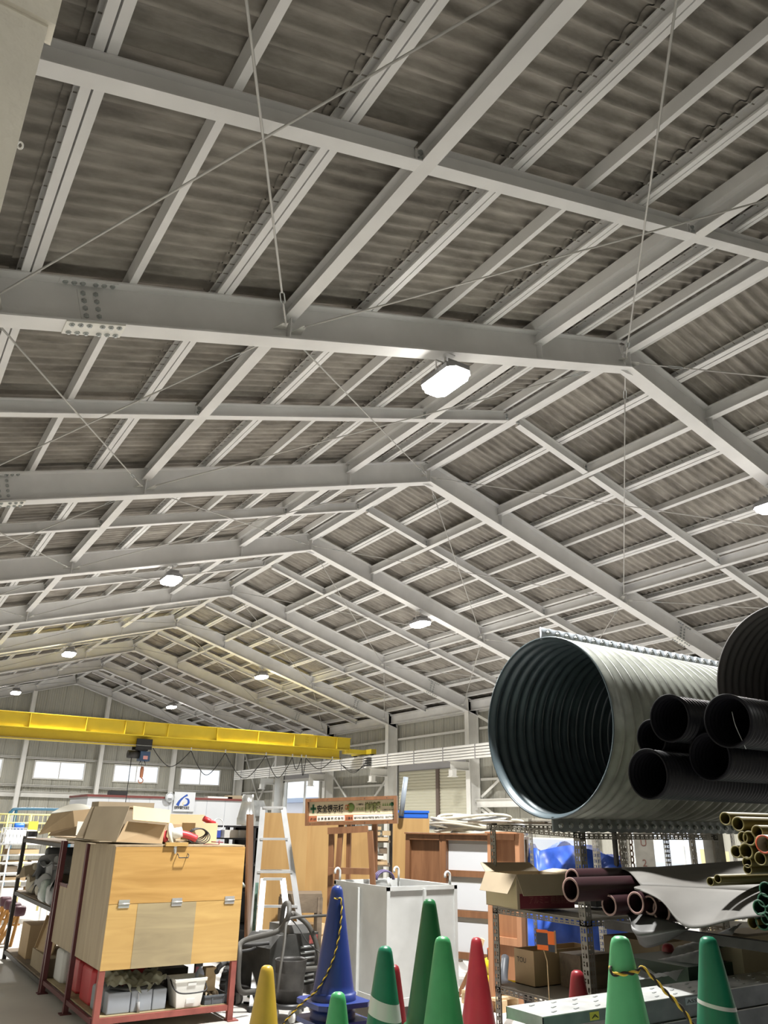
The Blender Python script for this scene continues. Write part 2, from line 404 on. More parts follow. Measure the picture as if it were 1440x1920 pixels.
# window frames and panes
glass = mat('clear_glass', (.95, .97, 1), .02, trans=1.0)
frost = bpy.data.materials.new('frosted_pane'); frost.use_nodes = True; t = frost.node_tree
bs = t.nodes['Principled BSDF']; t.nodes.remove(bs); tr = t.nodes.new('ShaderNodeBsdfTranslucent'); tr.inputs[0].default_value = (.97, .98, 1, 1)
tp = t.nodes.new('ShaderNodeBsdfTransparent'); ms = t.nodes.new('ShaderNodeMixShader'); ms.inputs[0].default_value = .35
t.links.new(tp.outputs[0], ms.inputs[1]); t.links.new(tr.outputs[0], ms.inputs[2]); t.links.new(ms.outputs[0], t.nodes['Material Output'].inputs[0])
for i, (a, b_, z0, z1) in enumerate(WIN):
    f = MB(); y = YW-.06
    for (p, q) in (((a-.05, y, z0), (a, y+.08, z1)), ((b_, y, z0), (b_+.05, y+.08, z1)), ((a-.05, y, z0-.05), (b_+.05, y+.08, z0)), ((a-.05, y, z1), (b_+.05, y+.08, z1+.05))): f.bp(p, q)
    fo = struct(f, 'window_%d' % (i+1), steel_w)
    p = MB(); p.bp((a, y+.05, z0), (b_, y+.055, z1)); po = p.build('pane', frost, fo)
    mu = MB(); mu.bp(((a+b_)/2-.02, y+.02, z0), ((a+b_)/2+.02, y+.05, z1)); mu.build('mullion', steel_w, fo)
# gable frame: posts and girts
for i, x in enumerate((-4.35, -1.47, 1.37, 4.34)):
    mb = MB(); mb.ext(Hsec(.2, .15, .01, .007, -.1), (x, YE, 0), (x, YE, zb(x)+.02), (0, -1, 0))
    tag(mb.build('gable_post', steel_w), '%s pale steel post from the left on the far end wall' % ORD[i], 'column', 'far wall posts')
for i, (z, a, b_) in enumerate(((1.3, -6.6, 7.1), (2.25, -6.6, 7.1), (2.62, -6.6, 7.1), (3.62, -6.6, 7.1), (4.52, -6.6, 7.1), (5.25, -4.0, 4.0))):
    mb = MB(); hh = .2 if i == 1 else .07
    mb.ext(csec(.07, hh, -.03), (a, YW-.10, z), (b_, YW-.10, z), (0, 0, 1))
    tag(mb.build('wall_girt', steel_w), '%s horizontal rail up from the floor on the far end wall' % ORD[i], 'girt', 'far wall rails')
# right wall girts
for k in range(-1, 7):
    y0, y1 = 4*k+.1, 4*k+3.9
    for i, z in enumerate((1.2, 1.95, 2.62, 3.3, 3.95, 4.42)):
        if k == 3 and z < 3.1: continue
        if k == 5 and z < 3.1: continue
        if k == 1 and z < 2.7: continue
        mb = MB(); mb.ext(csec(.06, .06, -.03), (XW-.075, y0, z), (XW-.075, y1, z), (0, 0, 1))
        tag(mb.build('wall_girt', steel_w), '%s rail up on the right wall, in bay %s' % (ORD[i], ORD[k+1]), 'girt', 'right wall rails')
# braces on the right wall
for k, segs in ((6, (((24.2, .3), (27.8, 4.3)), ((27.8, .3), (24.2, 4.3)))), (4, (((16.2, 3.0), (19.8, .3)), ((16.2, .3), (19.8, 3.0)))), (2, (((8.2, .3), (11.8, 2.0)), ((8.2, 4.2), (11.8, 2.2)), ((11.8, 1.9), (8.2, .2)), ((11.8, 4.3), (9, 3.0)))), (1, (((4.2, .2), (7.8, 2.8)), ((4.2, 2.8), (7.8, .2))))):
    for j, ((ya, za), (yb, zb_)) in enumerate(segs):
        mb = MB(); mb.bar((XW-.17-.012*j, ya, za), (XW-.17-.012*j, yb, zb_), .07, .008, (1, 0, 0))
        mb.bar((XW-.14-.012*j, ya, za), (XW-.14-.012*j, yb, zb_), .008, .06, (1, 0, 0))
        tag(mb.build('wall_brace', steel_w), 'diagonal angle brace on the right wall, piece %s in bay %s' % (ORD[j], ORD[k+1]), 'brace', 'right wall braces')
mb = MB(); mb.ext(Hsec(.2, .15), (7.3, 8.1, 1.95), (7.3, 11.9, 1.95)); tag(mb.build('wall_beam', steel_w), 'pale horizontal beam on the right wall beside the big pipe', 'beam')
# shutter
shut = mat('cream_shutter', (.60, .58, .46), .5)
darkp = mat('grey_painted_sheet', (.30, .29, .29), .5)
for i, (y0, y1) in enumerate(((12.2, 13.72), (13.85, 15.8))):
    mb = MB(); z = 0; prof = []
    x = XW-.1
    n = 36
    for q in range(n):
        a = 3.0/n*q
        prof += [(x, a), (x-.012, a+.02), (x-.012, a+.055), (x, a+.075)]
    prof.append((x, 3.0)); vs = []
    for (xx, zz) in prof: vs += [(xx, y0, zz), (xx, y1, zz)]
    mb.add(vs, [(2*j, 2*j+1, 2*j+3, 2*j+2) for j in range(len(prof)-1)], False)
    mb.bp((x+.02, y0, 0), (x+.03, y1, 3.0))
    o = struct(mb, 'door_%d' % (i+1), shut)
mb = MB(); mb.bp((XW-.16, 13.72, 0), (XW-.04, 13.85, 3.0)); tag(mb.build('shutter_post', mat('brown_post', (.16, .12, .10), .5)), 'dark brown post between the two cream roller shutters', 'post')
for (a, b_, z, lab) in ((12.1, 15.9, 3.0, 'grey roller shutter housing above the closed cream shutters'), (20.2, 24.0, 2.95, 'grey roller shutter housing above the open doorway')):
    mb = MB(); prof = [(0, 0), (.42, .12), (.42, .42), (0, .46)]
    mb.ext([(-p, q) for p, q in prof], (XW-.06, b_, z), (XW-.06, a, z), (0, 0, 1))
    tag(mb.build('shutter_housing', darkp), lab, 'shutter housing')
f = MB()
for (p, q) in (((XW-.1, 20.9, 0), (XW+.05, 21.0, 3.0)), ((XW-.1, 23.8, 0), (XW+.05, 23.9, 3.0)), ((XW-.1, 20.9, 2.95), (XW+.05, 23.9, 3.05)), ((XW-.05, 22.15, 0), (XW, 22.25, 2.95))): f.bp(p, q)
struct(f, 'door_3', steel_w)
f = MB()
for (p, q) in (((XW-.06, 5.04, .44), (XW+.05, 5.1, 2.76)), ((XW-.06, 7.0, .44), (XW+.05, 7.06, 2.76)), ((XW-.06, 5.1, 2.7), (XW+.05, 7.0, 2.76)), ((XW-.06, 5.1, .44), (XW+.05, 7.0, .5)), ((XW-.03, 5.75, .5), (XW, 5.8, 2.7))): f.bp(p, q)
fo = struct(f, 'window_5', steel_w)
p = MB(); p.bp((XW+.02, 5.1, .5), (XW+.025, 7.0, 2.7)); p.build('pane', frost, fo)

# lamps ---------------------------------------------------------
lamp_e = emat('lamp_lens', (1, .97, .91), LAMP_STRENGTH)
lamp_h = mat('lamp_housing', (.35, .35, .36), .4, .5)
LAMPX = 2.70
proto = None
for k in (0, 2, 4, 6, -2):
    for sg in (-1, 1):
        if k == -2 and sg > 0: continue
        c = Vector((sg*LAMPX, 4*k, 5.45))
        nr = {0: 'nearest', 2: 'second nearest', 4: 'third nearest', 6: 'farthest', -2: 'unseen rear'}[k]
        lab = 'glowing white high bay lamp under the %s roof slope, %s of its row' % (sidename(sg), nr)
        if proto is None:
            r = thing('ceiling_lamp', lab, 'lamp', c, 'high bay lamps'); proto = r
            hw, hl, ch = .135, .25, .06
            octo = [(-hw, -hl+ch), (-hw+ch, -hl), (hw-ch, -hl), (hw, -hl+ch), (hw, hl-ch), (hw-ch, hl), (-hw+ch, hl), (-hw, hl-ch)]
            def ring(s_, z): return [c+Vector((a*s_, b_*s_, z)) for a, b_ in octo]
            hb = MB(); hb.add(ring(1.06, .0)+ring(1.06, .05)+ring(.7, .10), [(i, (i+1) % 8, (i+1) % 8+8, i+8) for i in range(8)]+[(i+8, (i+1) % 8+8, (i+1) % 8+16, i+16) for i in range(8)]+[tuple(range(16, 24))])
            for j in range(-3, 4): hb.bp((c.x-.08, c.y+j*.05-.005, c.z+.06), (c.x+.08, c.y+j*.05+.005, c.z+.14))
            hb.build('housing', lamp_h, r)
            le = MB(); le.add(ring(1.0, .0)+ring(.93, -.05), [(i+8, (i+1) % 8+8, (i+1) % 8, i) for i in range(8)]+[tuple(reversed(range(8, 16)))]); le.build('lens', lamp_e, r)
            ld = bpy.data.lights.new('lamp_light', 'AREA'); ld.shape = 'RECTANGLE'; ld.size = .22; ld.size_y = .42; ld.energy = LAMP_POWER; ld.spread = LAMP_SPREAD; ld.color = (1, .985, .95)
            lo = bpy.data.objects.new('lamp_light', ld); COL.objects.link(lo); lo.parent = r; lo.location = (0, 0, -.056)
            br = MB(); br.tube([c+Vector((-.11, 0, .06)), c+Vector((-.11, 0, .19)), c+Vector((.11, 0, .19)), c+Vector((.11, 0, .06))], .009, 6)
            br.tube([c+Vector((0, 0, .19)), c+Vector((0, 0, zb(LAMPX)-c.z+.005))], .012, 8)
            br.box(c+Vector((0, 0, zb(LAMPX)-c.z-.01)), (.14, .14, .012)); br.build('bracket', steel, r)
        else:
            q = dup(proto, loc=c, label=lab)
            if k in (-2, 4, 6):   # rear and far lamps turned down to keep webs and far end darker
                for o_ in q.children:
                    if o_.type == 'LIGHT': o_.data = o_.data.copy(); o_.data.energy = LAMP_POWER*{-2: .30, 4: .55, 6: .38}[k]

# crane runway, right side ---------------------------------------
XC = 6.5
ZO = .05
runp = mat('runway_paint', (.66, .65, .63), .45)
r = thing('crane_runway', 'pale crane runway beam with rail along the right wall', 'crane runway', (XC, 4, 3.1))
mb = MB(); mb.ext(Hsec(.30, .18, .013, .008), (XC+.1, -6, 3.07+ZO), (XC+.1, 26.4, 3.07+ZO)); mb.build('girder', runp, r)
mb = MB(); mb.bp((XC+.08, -6, 3.37+ZO), (XC+.12, 26.4, 3.41+ZO)); mb.build('rail', steel, r)
mb = MB()
for i, z in enumerate((3.395, 3.32, 3.25, 3.18, 3.11)):
    mb = MB(); mb.bp((XC-.10, -6, z-.026), (XC-.04, 26.4, z+.026)); mb.build('conductor_bar', steel_w, r)
mb = MB()
for y in [j*1.35 for j in range(-4, 20)]: mb = MB(); mb.bp((XC-.11, y, 3.07), (XC+.0, y+.03, 3.43)); mb.build('bar_clip', darkp, r)
for k in range(-1, 7):
    y = 4.0*k; mb = MB()
    mb.ext(Hsec(.22, .15, .01, .008), (XR-.0, y, 2.86), (XC+.02, y, 2.86))
    mb.bp((XC+.02, y-.08, 2.70), (XC+.16, y+.08, 2.88)); mb.bp((XC-.02, y-.09, 2.68), (XC+.2, y+.09, 2.70))
    tag(mb.build('crane_bracket', steel_w), 'bracket under the crane runway at the right wall, %s from the near end' % ORD[k+1], 'bracket', 'crane runway brackets')
r = thing('crane_runway', 'pale crane runway beam with rail along the left wall', 'crane runway', (-6.0, 14, 3.1))
mb = MB(); mb.ext(Hsec(.30, .18, .013, .008), (-6.0, 13.0, 3.07), (-6.0, 26.4, 3.07)); mb.build('girder', runp, r)
mb = MB(); mb.bp((-6.02, 13.0, 3.37), (-5.98, 26.4, 3.41)); mb.build('rail', steel, r)
mb = MB()
for y in (16, 20, 24): mb = MB(); mb.bp((-6.63, y-.07, 2.83), (-5.9, y+.07, 3.07)); mb.build('bracket', steel_w, r)

# outside ground and the neighbour seen through the doorway
og = MB(); og.bp((7.62, -9, -.14), (30, 45, -.13)); og.bp((7.62, 45, -.14), (-12, 29, -.13)); tag(og.build('yard_ground', mat('pale_yard', (.5, .5, .48), .9)), 'pale yard ground outside the building', 'ground', kind='structure')
nb = thing('neighbour_house', 'pink and white house across the yard, seen through the open doorway', 'building', (17, 36, -.13))
mb = MB(); mb.bp((16, 30, -.13), (20, 52, 2.6)); mb.build('wall', mat('white_render', (.85, .82, .82), .8), nb)
mb = MB(); mb.bp((15.9, 33.0, 1.0), (16, 44, 2.0)); mb.build('pink_band', mat('pink_render', (.75, .42, .45), .8), nb)
mb = MB(); mb.bp((15.85, 36.0, .9), (15.9, 38.2, 2.0)); mb.build('window', mat('magenta_shutter', (.45, .08, .22), .6), nb)
mb = MB(); mb.bp((15.3, 29.5, 2.6), (20.5, 53, 2.85)); mb.build('roof', mat('grey_blue_roof', (.35, .4, .5), .6), nb)

# =================================================================== objects
def text_mesh(s_, h, origin, right, up, m, parent, name='lettering', bold=0.0, width=None):
    """flat lettering of letter height h whose lower left corner is at origin; right/up span its plane"""
    cu = bpy.data.curves.new('t', 'FONT'); cu.body = s_; cu.size = h; cu.offset = bold*h; cu.resolution_u = 3
    to = bpy.data.objects.new('t', cu); COL.objects.link(to); bpy.context.view_layer.update()
    me = bpy.data.meshes.new_from_object(to.evaluated_get(bpy.context.evaluated_depsgraph_get()))
    bpy.data.objects.remove(to); bpy.data.curves.remove(cu)
    if not me.vertices: return None
    xs = [v.co.x for v in me.vertices]; k = 1.0
    if width: k = width/(max(xs)-min(xs))
    r = Vector(right).normalized(); u = Vector(up).normalized(); x0 = min(xs); y0 = min(v.co.y for v in me.vertices)
    po = OFF.get(parent.name, Vector((0, 0, 0)))
    for v in me.vertices: v.co = Vector(origin)+r*((v.co.x-x0)*k)+u*(v.co.y-y0)-po
    me.materials.clear(); me.materials.append(m)
    o = bpy.data.objects.new(name, me); COL.objects.link(o); o.parent = parent; OFF[o.name] = po
    return o
def rbox(mb, a, b): mb.bp(a, b)
def wave_cloth(mb, fn, nu, nv, thick=0):
    vs = [fn(i/nu, j/nv) for j in range(nv+1) for i in range(nu+1)]
    mb.add(vs, [(j*(nu+1)+i, j*(nu+1)+i+1, (j+1)*(nu+1)+i+1, (j+1)*(nu+1)+i) for j in range(nv) for i in range(nu)], True)
def catm(pts, n=6):
    P_ = [Vector(p) for p in pts]; P_ = [P_[0]*2-P_[1]]+P_+[P_[-1]*2-P_[-2]]; out = []
    for i in range(1, len(P_)-2):
        a, b, c, d = P_[i-1:i+3]
        for k in range(n):
            t = k/n; out.append(.5*((2*b)+(c-a)*t+(2*a-5*b+4*c-d)*t*t+(3*b-a-3*c+d)*t**3))
    out.append(P_[-2]); return out

white_p = mat('white_panel', (.56, .58, .61), .45, var=.04, scale=1)
white_m = mat('scuffed_white_metal', (.52, .53, .52), .45, var=.12, scale=3.5, detail=8)
black = mat('black_plastic', (.018, .018, .02), .45)
blackrub = mat('black_rubber', (.03, .03, .03), .6)
grey_hose = mat('grey_hose', (.06, .057, .05), .6)
darksteel = mat('dark_steel', (.045, .043, .041), .5, .3, var=.3, scale=12)
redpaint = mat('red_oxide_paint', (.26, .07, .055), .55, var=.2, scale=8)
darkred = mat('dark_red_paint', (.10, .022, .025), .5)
alu = mat('aluminium', (.62, .63, .64), .33, .55, var=.08, scale=8)
card = mat('cardboard', (.43, .31, .18), .8, var=.08, scale=4)
card_l = mat('pale_cardboard', (.58, .44, .26), .8, var=.06, scale=4)
card_d = mat('dusty_cardboard', (.31, .25, .17), .85, var=.1, scale=4)
ply_o = woodmat('orange_plywood', (.52, .31, .10), (.39, .215, .06), 'x', .45)
ply_o2 = woodmat('yellow_plywood', (.55, .36, .13), (.44, .27, .09), 'x', .45)
ply_d = woodmat('dull_plywood', (.37, .30, .17), (.27, .215, .125), 'x', .6)
ply_s = woodmat('side_plywood', (.40, .32, .21), (.30, .235, .155), 'z', .65)
ply_v = woodmat('upright_plywood', (.44, .28, .11), (.34, .20, .07), 'z', .5, .5)
brownwood = woodmat('varnished_brown_wood', (.22, .105, .05), (.145, .065, .03), 'z', .4)
redwood = woodmat('reddish_board', (.34, .16, .075), (.25, .11, .05), 'z', .5)
timber = woodmat('pale_timber', (.62, .46, .27), (.50, .35, .19), 'x', .7)
timber_d = woodmat('weathered_timber', (.22, .17, .12), (.13, .10, .07), 'x', .8)
paper = mat('paper', (.78, .77, .72), .8)
inkb = mat('black_ink', (.015, .015, .015), .6)

# ---------------------------------------------------------------- traffic cones
def cone_mat(name, c): return mat(name, c, .38, var=.10, scale=7, spec=.5)
CG = cone_mat('green_cone_plastic', (.055, .33, .12)); CGd = cone_mat('dark_green_cone_plastic', (.010, .115, .035)); CGm = cone_mat('mint_cone_plastic', (.10, .46, .20))
CB = cone_mat('blue_cone_plastic', (.012, .03, .16)); CR = cone_mat('red_cone_plastic', (.20, .012, .018)); CY = cone_mat('yellow_cone_plastic', (.44, .29, .03)); CT = cone_mat('teal_cone_plastic', (.008, .16, .085))
CW = mat('reflective_band', (.62, .62, .60), .4, .2)
def cone_r(z): return .136-(z-.07)*(.136-.040)/(.60)
def make_cone(label, m, x, y, z0, sc=1.0, bands=None, base_m=None, group='traffic cones'):
    r = thing('traffic_cone', label, 'traffic cone', (x, y, z0), group)
    mb = MB(); prof = [(.150, .026), (.150, .065), (.138, .072)]
    n = 14
    for i in range(n+1):
        z = .075+(.655-.075)*i/n; prof.append((cone_r(z), z))
    prof += [(.039, .672), (.033, .688), (.021, .697), (.0005, .70)]
    mb.lathe([(a*sc, b*sc) for a, b in prof], 40, (x, y, z0)); mb.build('cone_body', m, r)
    bb = MB(); h = .19*sc; c = .04*sc
    P8 = [(-h+c, -h), (h-c, -h), (h, -h+c), (h, h-c), (h-c, h), (-h+c, h), (-h, h-c), (-h, -h+c)]
    bb.ext([(a, b) for a, b in P8], (x, y, z0), (x, y, z0+.028*sc), (0, 1, 0)); bb.build('base_plate', base_m or m, r)
    if bands:
        for (za, zb_, slant) in bands:
            q = MB(); vs = []; N = 40
            for k in range(N+1):
                a = math.tau*k/N
                for z in (za, zb_):
                    zz = z+slant*math.sin(a-.6); rr = (cone_r(zz)+.0012)
                    vs.append((x+math.cos(a)*rr*sc, y+math.sin(a)*rr*sc, z0+zz*sc))
            q.add(vs, [(2*k, 2*k+2, 2*k+3, 2*k+1) for k in range(N)], True); q.build('white_band', CW, r)
    return r
def cone_px(u, v, d, label, m, n=0, sc=1.0, **kw):
    p = at(u, v, d=d); z0 = p.z-.70*sc
    c = make_cone(label, m, p.x, p.y, z0 if n else max(0, z0), sc, **kw)
    for i in range(1, n+1): # cones nested underneath
        zz = z0-i*z0/n
        make_cone('traffic cone nested in the stack under the %s' % ' '.join(label.split(',')[0].split()[:4]), kw.get('base_m') or m, p.x, p.y, zz, sc*.985, group='cones nested under the top ones')
    return c, p, z0
blue_pale = mat('pale_blue_plastic', (.42, .47, .62), .5)
bc, bp_, bz = cone_px(632, 1660, 5.9, 'tall dark blue traffic cone, the only blue one, with striped rope tied at its neck', CB, 4, base_m=None)
cone_px(501, 1810, 5.4, 'yellow traffic cone, the only yellow one', CY, 0)
cone_px(634, 1860, 4.6, 'small green traffic cone in front of the blue one', CG, 0)
cone_px(722, 1773, 4.75, 'green traffic cone with white reflective bands', CT, 2, bands=[(.375, .455, .022), (.16, .24, .022)])
cone_px(738, 1812, 5.6, 'thin red traffic cone half hidden behind the green cone with white bands', CR, 0, .97)
gd, gp_, gz = cone_px(805, 1685, 5.1, 'dark green traffic cone, the tallest green one, in front of the white bin', CGd, 4)
cone_px(803, 1820, 5.25, 'small green traffic cone hidden low between two taller green ones', CG, 0, .97, bands=[(.30, .36, 0)])
cone_px(830, 1755, 4.3, 'bright green traffic cone right of the tallest green one', CG, 3)
cone_px(893, 1757, 6.6, 'red traffic cone left of the steel rack', CR, 0)
mc, mp_, mz = cone_px(1162, 1754, 3.62, 'mint green traffic cone with yellow and black rope, in front of the metal planks', CGm, 4)
tc_, tp_, tz = cone_px(1327, 1755, 4.2, 'dusty dark green traffic cone at the right, torn band on its side', CT, 3, bands=[(.43, .445, .012)])
cone_px(1082, 1822, 5.5, 'short red cone tip behind the metal planks', CR, 0)
cone_px(1252, 1768, 6.1, 'red traffic cone far behind the planks between two green ones', CR, 0)

# striped ropes
ropeY = mat('yellow_rope', (.72, .50, .06), .8); ropeK = mat('black_rope', (.03, .025, .02), .8)
def striped_rope(pts, r, label, loc_name='striped_rope'):
    c = catm(pts, 10); L_ = [0]
    for a, b in zip(c[:-1], c[1:]): L_.append(L_[-1]+(b-a).length)
    tot = L_[-1]; m = max(8, int(tot/.004)); cc = []; j = 0
    for i in range(m+1):
        s_ = tot*i/m
        while j < len(L_)-2 and L_[j+1] < s_: j += 1
        t_ = (s_-L_[j])/max(1e-9, L_[j+1]-L_[j]); cc.append(c[j].lerp(c[j+1], t_))
    ro = thing('striped_rope', label, 'rope', cc[0])
    for ph, mm, nm in ((0, ropeY, 'yellow_strand'), (math.pi, ropeK, 'black_strand')):
        pts2 = []
        for i, p in enumerate(cc):
            d = (cc[min(i+1, m)]-cc[max(i-1, 0)]).normalized(); u = d.cross(Vector((.3, .2, 1))).normalized(); w_ = d.cross(u)
            a = ph+tot*i/m/(r*9)*math.tau; pts2.append(p+(u*math.cos(a)+w_*math.sin(a))*r*.55)
        mb = MB(); mb.tube(pts2, r*.62, 6); mb.build(nm, mm, ro)
    return ro
def cone_pt(p, z0, h, ang, extra=.006): # ang measured from the direction facing the camera
    f = math.atan2(CAMP.y-p.y, CAMP.x-p.x); rr = cone_r(h)+extra
    return Vector((p.x+math.cos(f+ang)*rr, p.y+math.sin(f+ang)*rr, z0+h))
ring = [cone_pt(mp_, mz, .585-.010*math.cos(a), a, .008) for a in [-1.0+j*.28 for j in range(0, 11)]]
ring = [cone_pt(mp_, mz, .592, -1.15, -.004), cone_pt(mp_, mz, .585, -.85, .008)]+[cone_pt(mp_, mz, .572+.012*j/5, -.6+.36*j, .009) for j in range(6)]
knot = cone_pt(mp_, mz, .595, 1.35, .02)
tail = [knot+Vector((.02, -.02, -.02)), knot+Vector((.05, -.055, -.07)), knot+Vector((.09, -.10, -.13)), knot+Vector((.115, -.13, -.19))]
striped_rope(ring+[knot]+tail, .0075, 'yellow and black twisted rope looped through the mint green cone')
q0 = cone_pt(bp_, bz, .615, .55, .010)
fpts = [cone_pt(bp_, bz, .625, -.3, .008), cone_pt(bp_, bz, .622, .2, .012), q0, cone_pt(bp_, bz, .53, .5, .012), cone_pt(bp_, bz, .40, .25, .012), cone_pt(bp_, bz, .25, -.15, .012), cone_pt(bp_, bz, .10, -.75, .02), cone_pt(bp_, bz, .0, -1.2, .09), cone_pt(bp_, bz, -.16, -1.45, .20)]
striped_rope(fpts, .0062, 'long black and yellow rope hanging down the side of the blue cone')

# ---------------------------------------------------------------- plywood cupboard and racks on the left
r = thing('plywood_cupboard', 'yellowish plywood cupboard with a hinged drop front on the red steel rack', 'cupboard', (-4.19, 2.2, .43))
X0, X1, Y0, Y1 = -4.745, -3.63, 1.765, 2.60
mb = MB(); mb.bp((X0, Y0+.015, .43), (X0+.015, Y1, 1.30)); mb.build('side_panel', ply_s, r)
mb = MB(); mb.bp((X1-.015, Y0+.015, .43), (X1, Y1, 1.30)); mb.build('side_panel', ply_s, r)
mb = MB(); mb.bp((X0+.015, Y0+.015, .43), (X1-.015, Y1, .445)); mb.build('bottom_panel', ply_d, r)
mb = MB(); mb.bp((X0+.015, Y1-.015, .445), (X1-.015, Y1, 1.30)); mb.build('back_panel', ply_d, r)
mb = MB(); mb.bp((X0-.003, Y0+.016, 1.30), (X1, Y1, 1.312)); mb.build('top_panel', ply_s, r)
mb = MB(); mb.bp((X0, Y0, .885), (X1, Y0+.014, 1.298)); dr_ = mb.build('door', ply_o, r)
for i, (a, b_, m_) in enumerate(((X0, -4.515, ply_d), (-4.515, -4.03, ply_d), (-4.03, X1, ply_o2))):
    mb = MB(); mb.bp((a, Y0+(0 if i != 1 else -.002), .43), (b_, Y0+.014, .882)); o = mb.build('lower_panel', (ply_o2 if i == 0 else m_), r)
    if i == 1: o['label'] = 'dull greyish plywood patch'
hinge_m = mat('zinc_hinge', (.60, .60, .58), .35, .6)
for (u, v) in ((232, 1697), (331, 1694), (430, 1690)):
    c = at(u, v, y=Y0); mb = MB(); mb.box((c.x, Y0-.004, .885+.018), (.085, .004, .022)); mb.box((c.x, Y0-.004, .885-.018), (.085, .004, .022)); mb.cyl((c.x-.045, Y0-.007, .885), (c.x+.045, Y0-.007, .885), .006, 8)
    for sx in (-1, 0, 1):
        for sz in (-1, 1): mb.cyl((c.x+sx*.03, Y0-.0065, .885+sz*.018), (c.x+sx*.03, Y0-.005, .885+sz*.018), .004, 6)
    mb.build('hinge', hinge_m, r)
c = at(342, 1603, y=Y0); mb = MB(); mb.tube([(c.x-.045, Y0, c.z+.01), (c.x-.045, Y0-.03, c.z), (c.x-.04, Y0-.035, c.z-.02), (c.x+.04, Y0-.035, c.z-.02), (c.x+.045, Y0-.03, c.z), (c.x+.045, Y0, c.z+.01)], .004, 6); mb.build('handle', darksteel, r)
c = at(328, 1590, y=Y0); mb = MB(); mb.box((c.x, Y0-.008, 1.29), (.022, .012, .06)); mb.box((c.x, Y0-.018, 1.265), (.014, .012, .035)); mb.cyl((c.x-.012, Y0-.012, 1.30), (c.x+.012, Y0-.012, 1.30), .006, 8); mb.build('latch', hinge_m, r)
mb = MB(); mb.box((c.x+.01, Y0-.005, 1.318), (.19, .03, .03)); mb.build('latch_block', ply_o2, r)
# second and third box: plywood side in the next bay
r = thing('plywood_cupboard', 'worn grey brown plywood cupboard behind the first one in the next bay of the rack', 'cupboard', (-4.2, 3.1, .43))
mb = MB(); mb.bp((X0, 2.68, .43), (X0+.014, 3.55, .93)); mb.build('side_panel', ply_s, r)
mb = MB(); mb.bp((X0, 2.68, .93), (X0+.014, 3.22, 1.30)); mb.build('side_panel', ply_s, r)
mb = MB(); mb.bp((X0+.014, 2.68, .43), (X1, 3.55, .444)); mb.build('bottom_panel', ply_d, r)
mb = MB(); mb.bp((X0, 2.68, 1.30), (X1, 3.55, 1.312)); mb.build('top_panel', ply_d, r)
mb = MB(); mb.bp((X1-.014, 2.68, .444), (X1, 3.55, 1.30)); mb.build('side_panel', ply_d, r)
# the steel racks
r = thing('steel_rack', 'red painted steel angle rack carrying the plywood cupboards', 'rack', (-4.2, 2.65, 0), None)
def angle(mb, p, q, a=.04, t=.004, up=(0, 1, 0), fu=1, fv=1):
    mb.ext([(0, 0), (fu*a, 0), (fu*a, fv*t), (fu*t, fv*t), (fu*t, fv*a), (0, fv*a)], p, q, up)
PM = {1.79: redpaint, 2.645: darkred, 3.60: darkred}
for x in (X0+.0, X1):
    for y in (1.79, 2.645, 3.60):
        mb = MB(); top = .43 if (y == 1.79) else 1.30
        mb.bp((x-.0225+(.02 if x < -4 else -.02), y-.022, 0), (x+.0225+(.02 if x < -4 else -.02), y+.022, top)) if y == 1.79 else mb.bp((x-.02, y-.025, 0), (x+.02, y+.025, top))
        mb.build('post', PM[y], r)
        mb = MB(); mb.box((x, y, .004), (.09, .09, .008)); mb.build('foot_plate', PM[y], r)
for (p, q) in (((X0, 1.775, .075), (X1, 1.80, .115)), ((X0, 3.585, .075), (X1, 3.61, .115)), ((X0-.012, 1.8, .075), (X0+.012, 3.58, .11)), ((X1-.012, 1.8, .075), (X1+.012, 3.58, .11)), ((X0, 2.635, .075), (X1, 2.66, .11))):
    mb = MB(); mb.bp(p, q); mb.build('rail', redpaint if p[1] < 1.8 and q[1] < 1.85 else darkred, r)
mb = MB(); mb.bp((X0+.02, 1.80, .11), (X1-.02, 3.58, .12)); mb.build('shelf', ply_d, r)
r = thing('steel_rack', 'dark steel shelf rack behind the plywood cupboards, crammed with sacks and boxes', 'rack', (-4.2, 4.7, 0), None)
for x in (X0, X1):
    for y in (3.68, 5.80):
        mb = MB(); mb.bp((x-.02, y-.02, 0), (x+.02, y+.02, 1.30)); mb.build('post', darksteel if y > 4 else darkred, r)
for z in (.09, .70, 1.27):
    mb = MB(); mb.bp((X0, 3.66, z), (X1, 5.82, z+.012)); mb.build('shelf', timber_d, r)
    for x in (X0, X1):
        mb = MB(); mb.bp((x-.015, 3.7, z-.035), (x+.015, 5.78, z)); mb.build('rail', darksteel, r)
mb = MB(); mb.bp((X0-.004, 3.24, .905), (X0+.012, 3.64, .935)); mb.build('cross_bar', darkred, r)

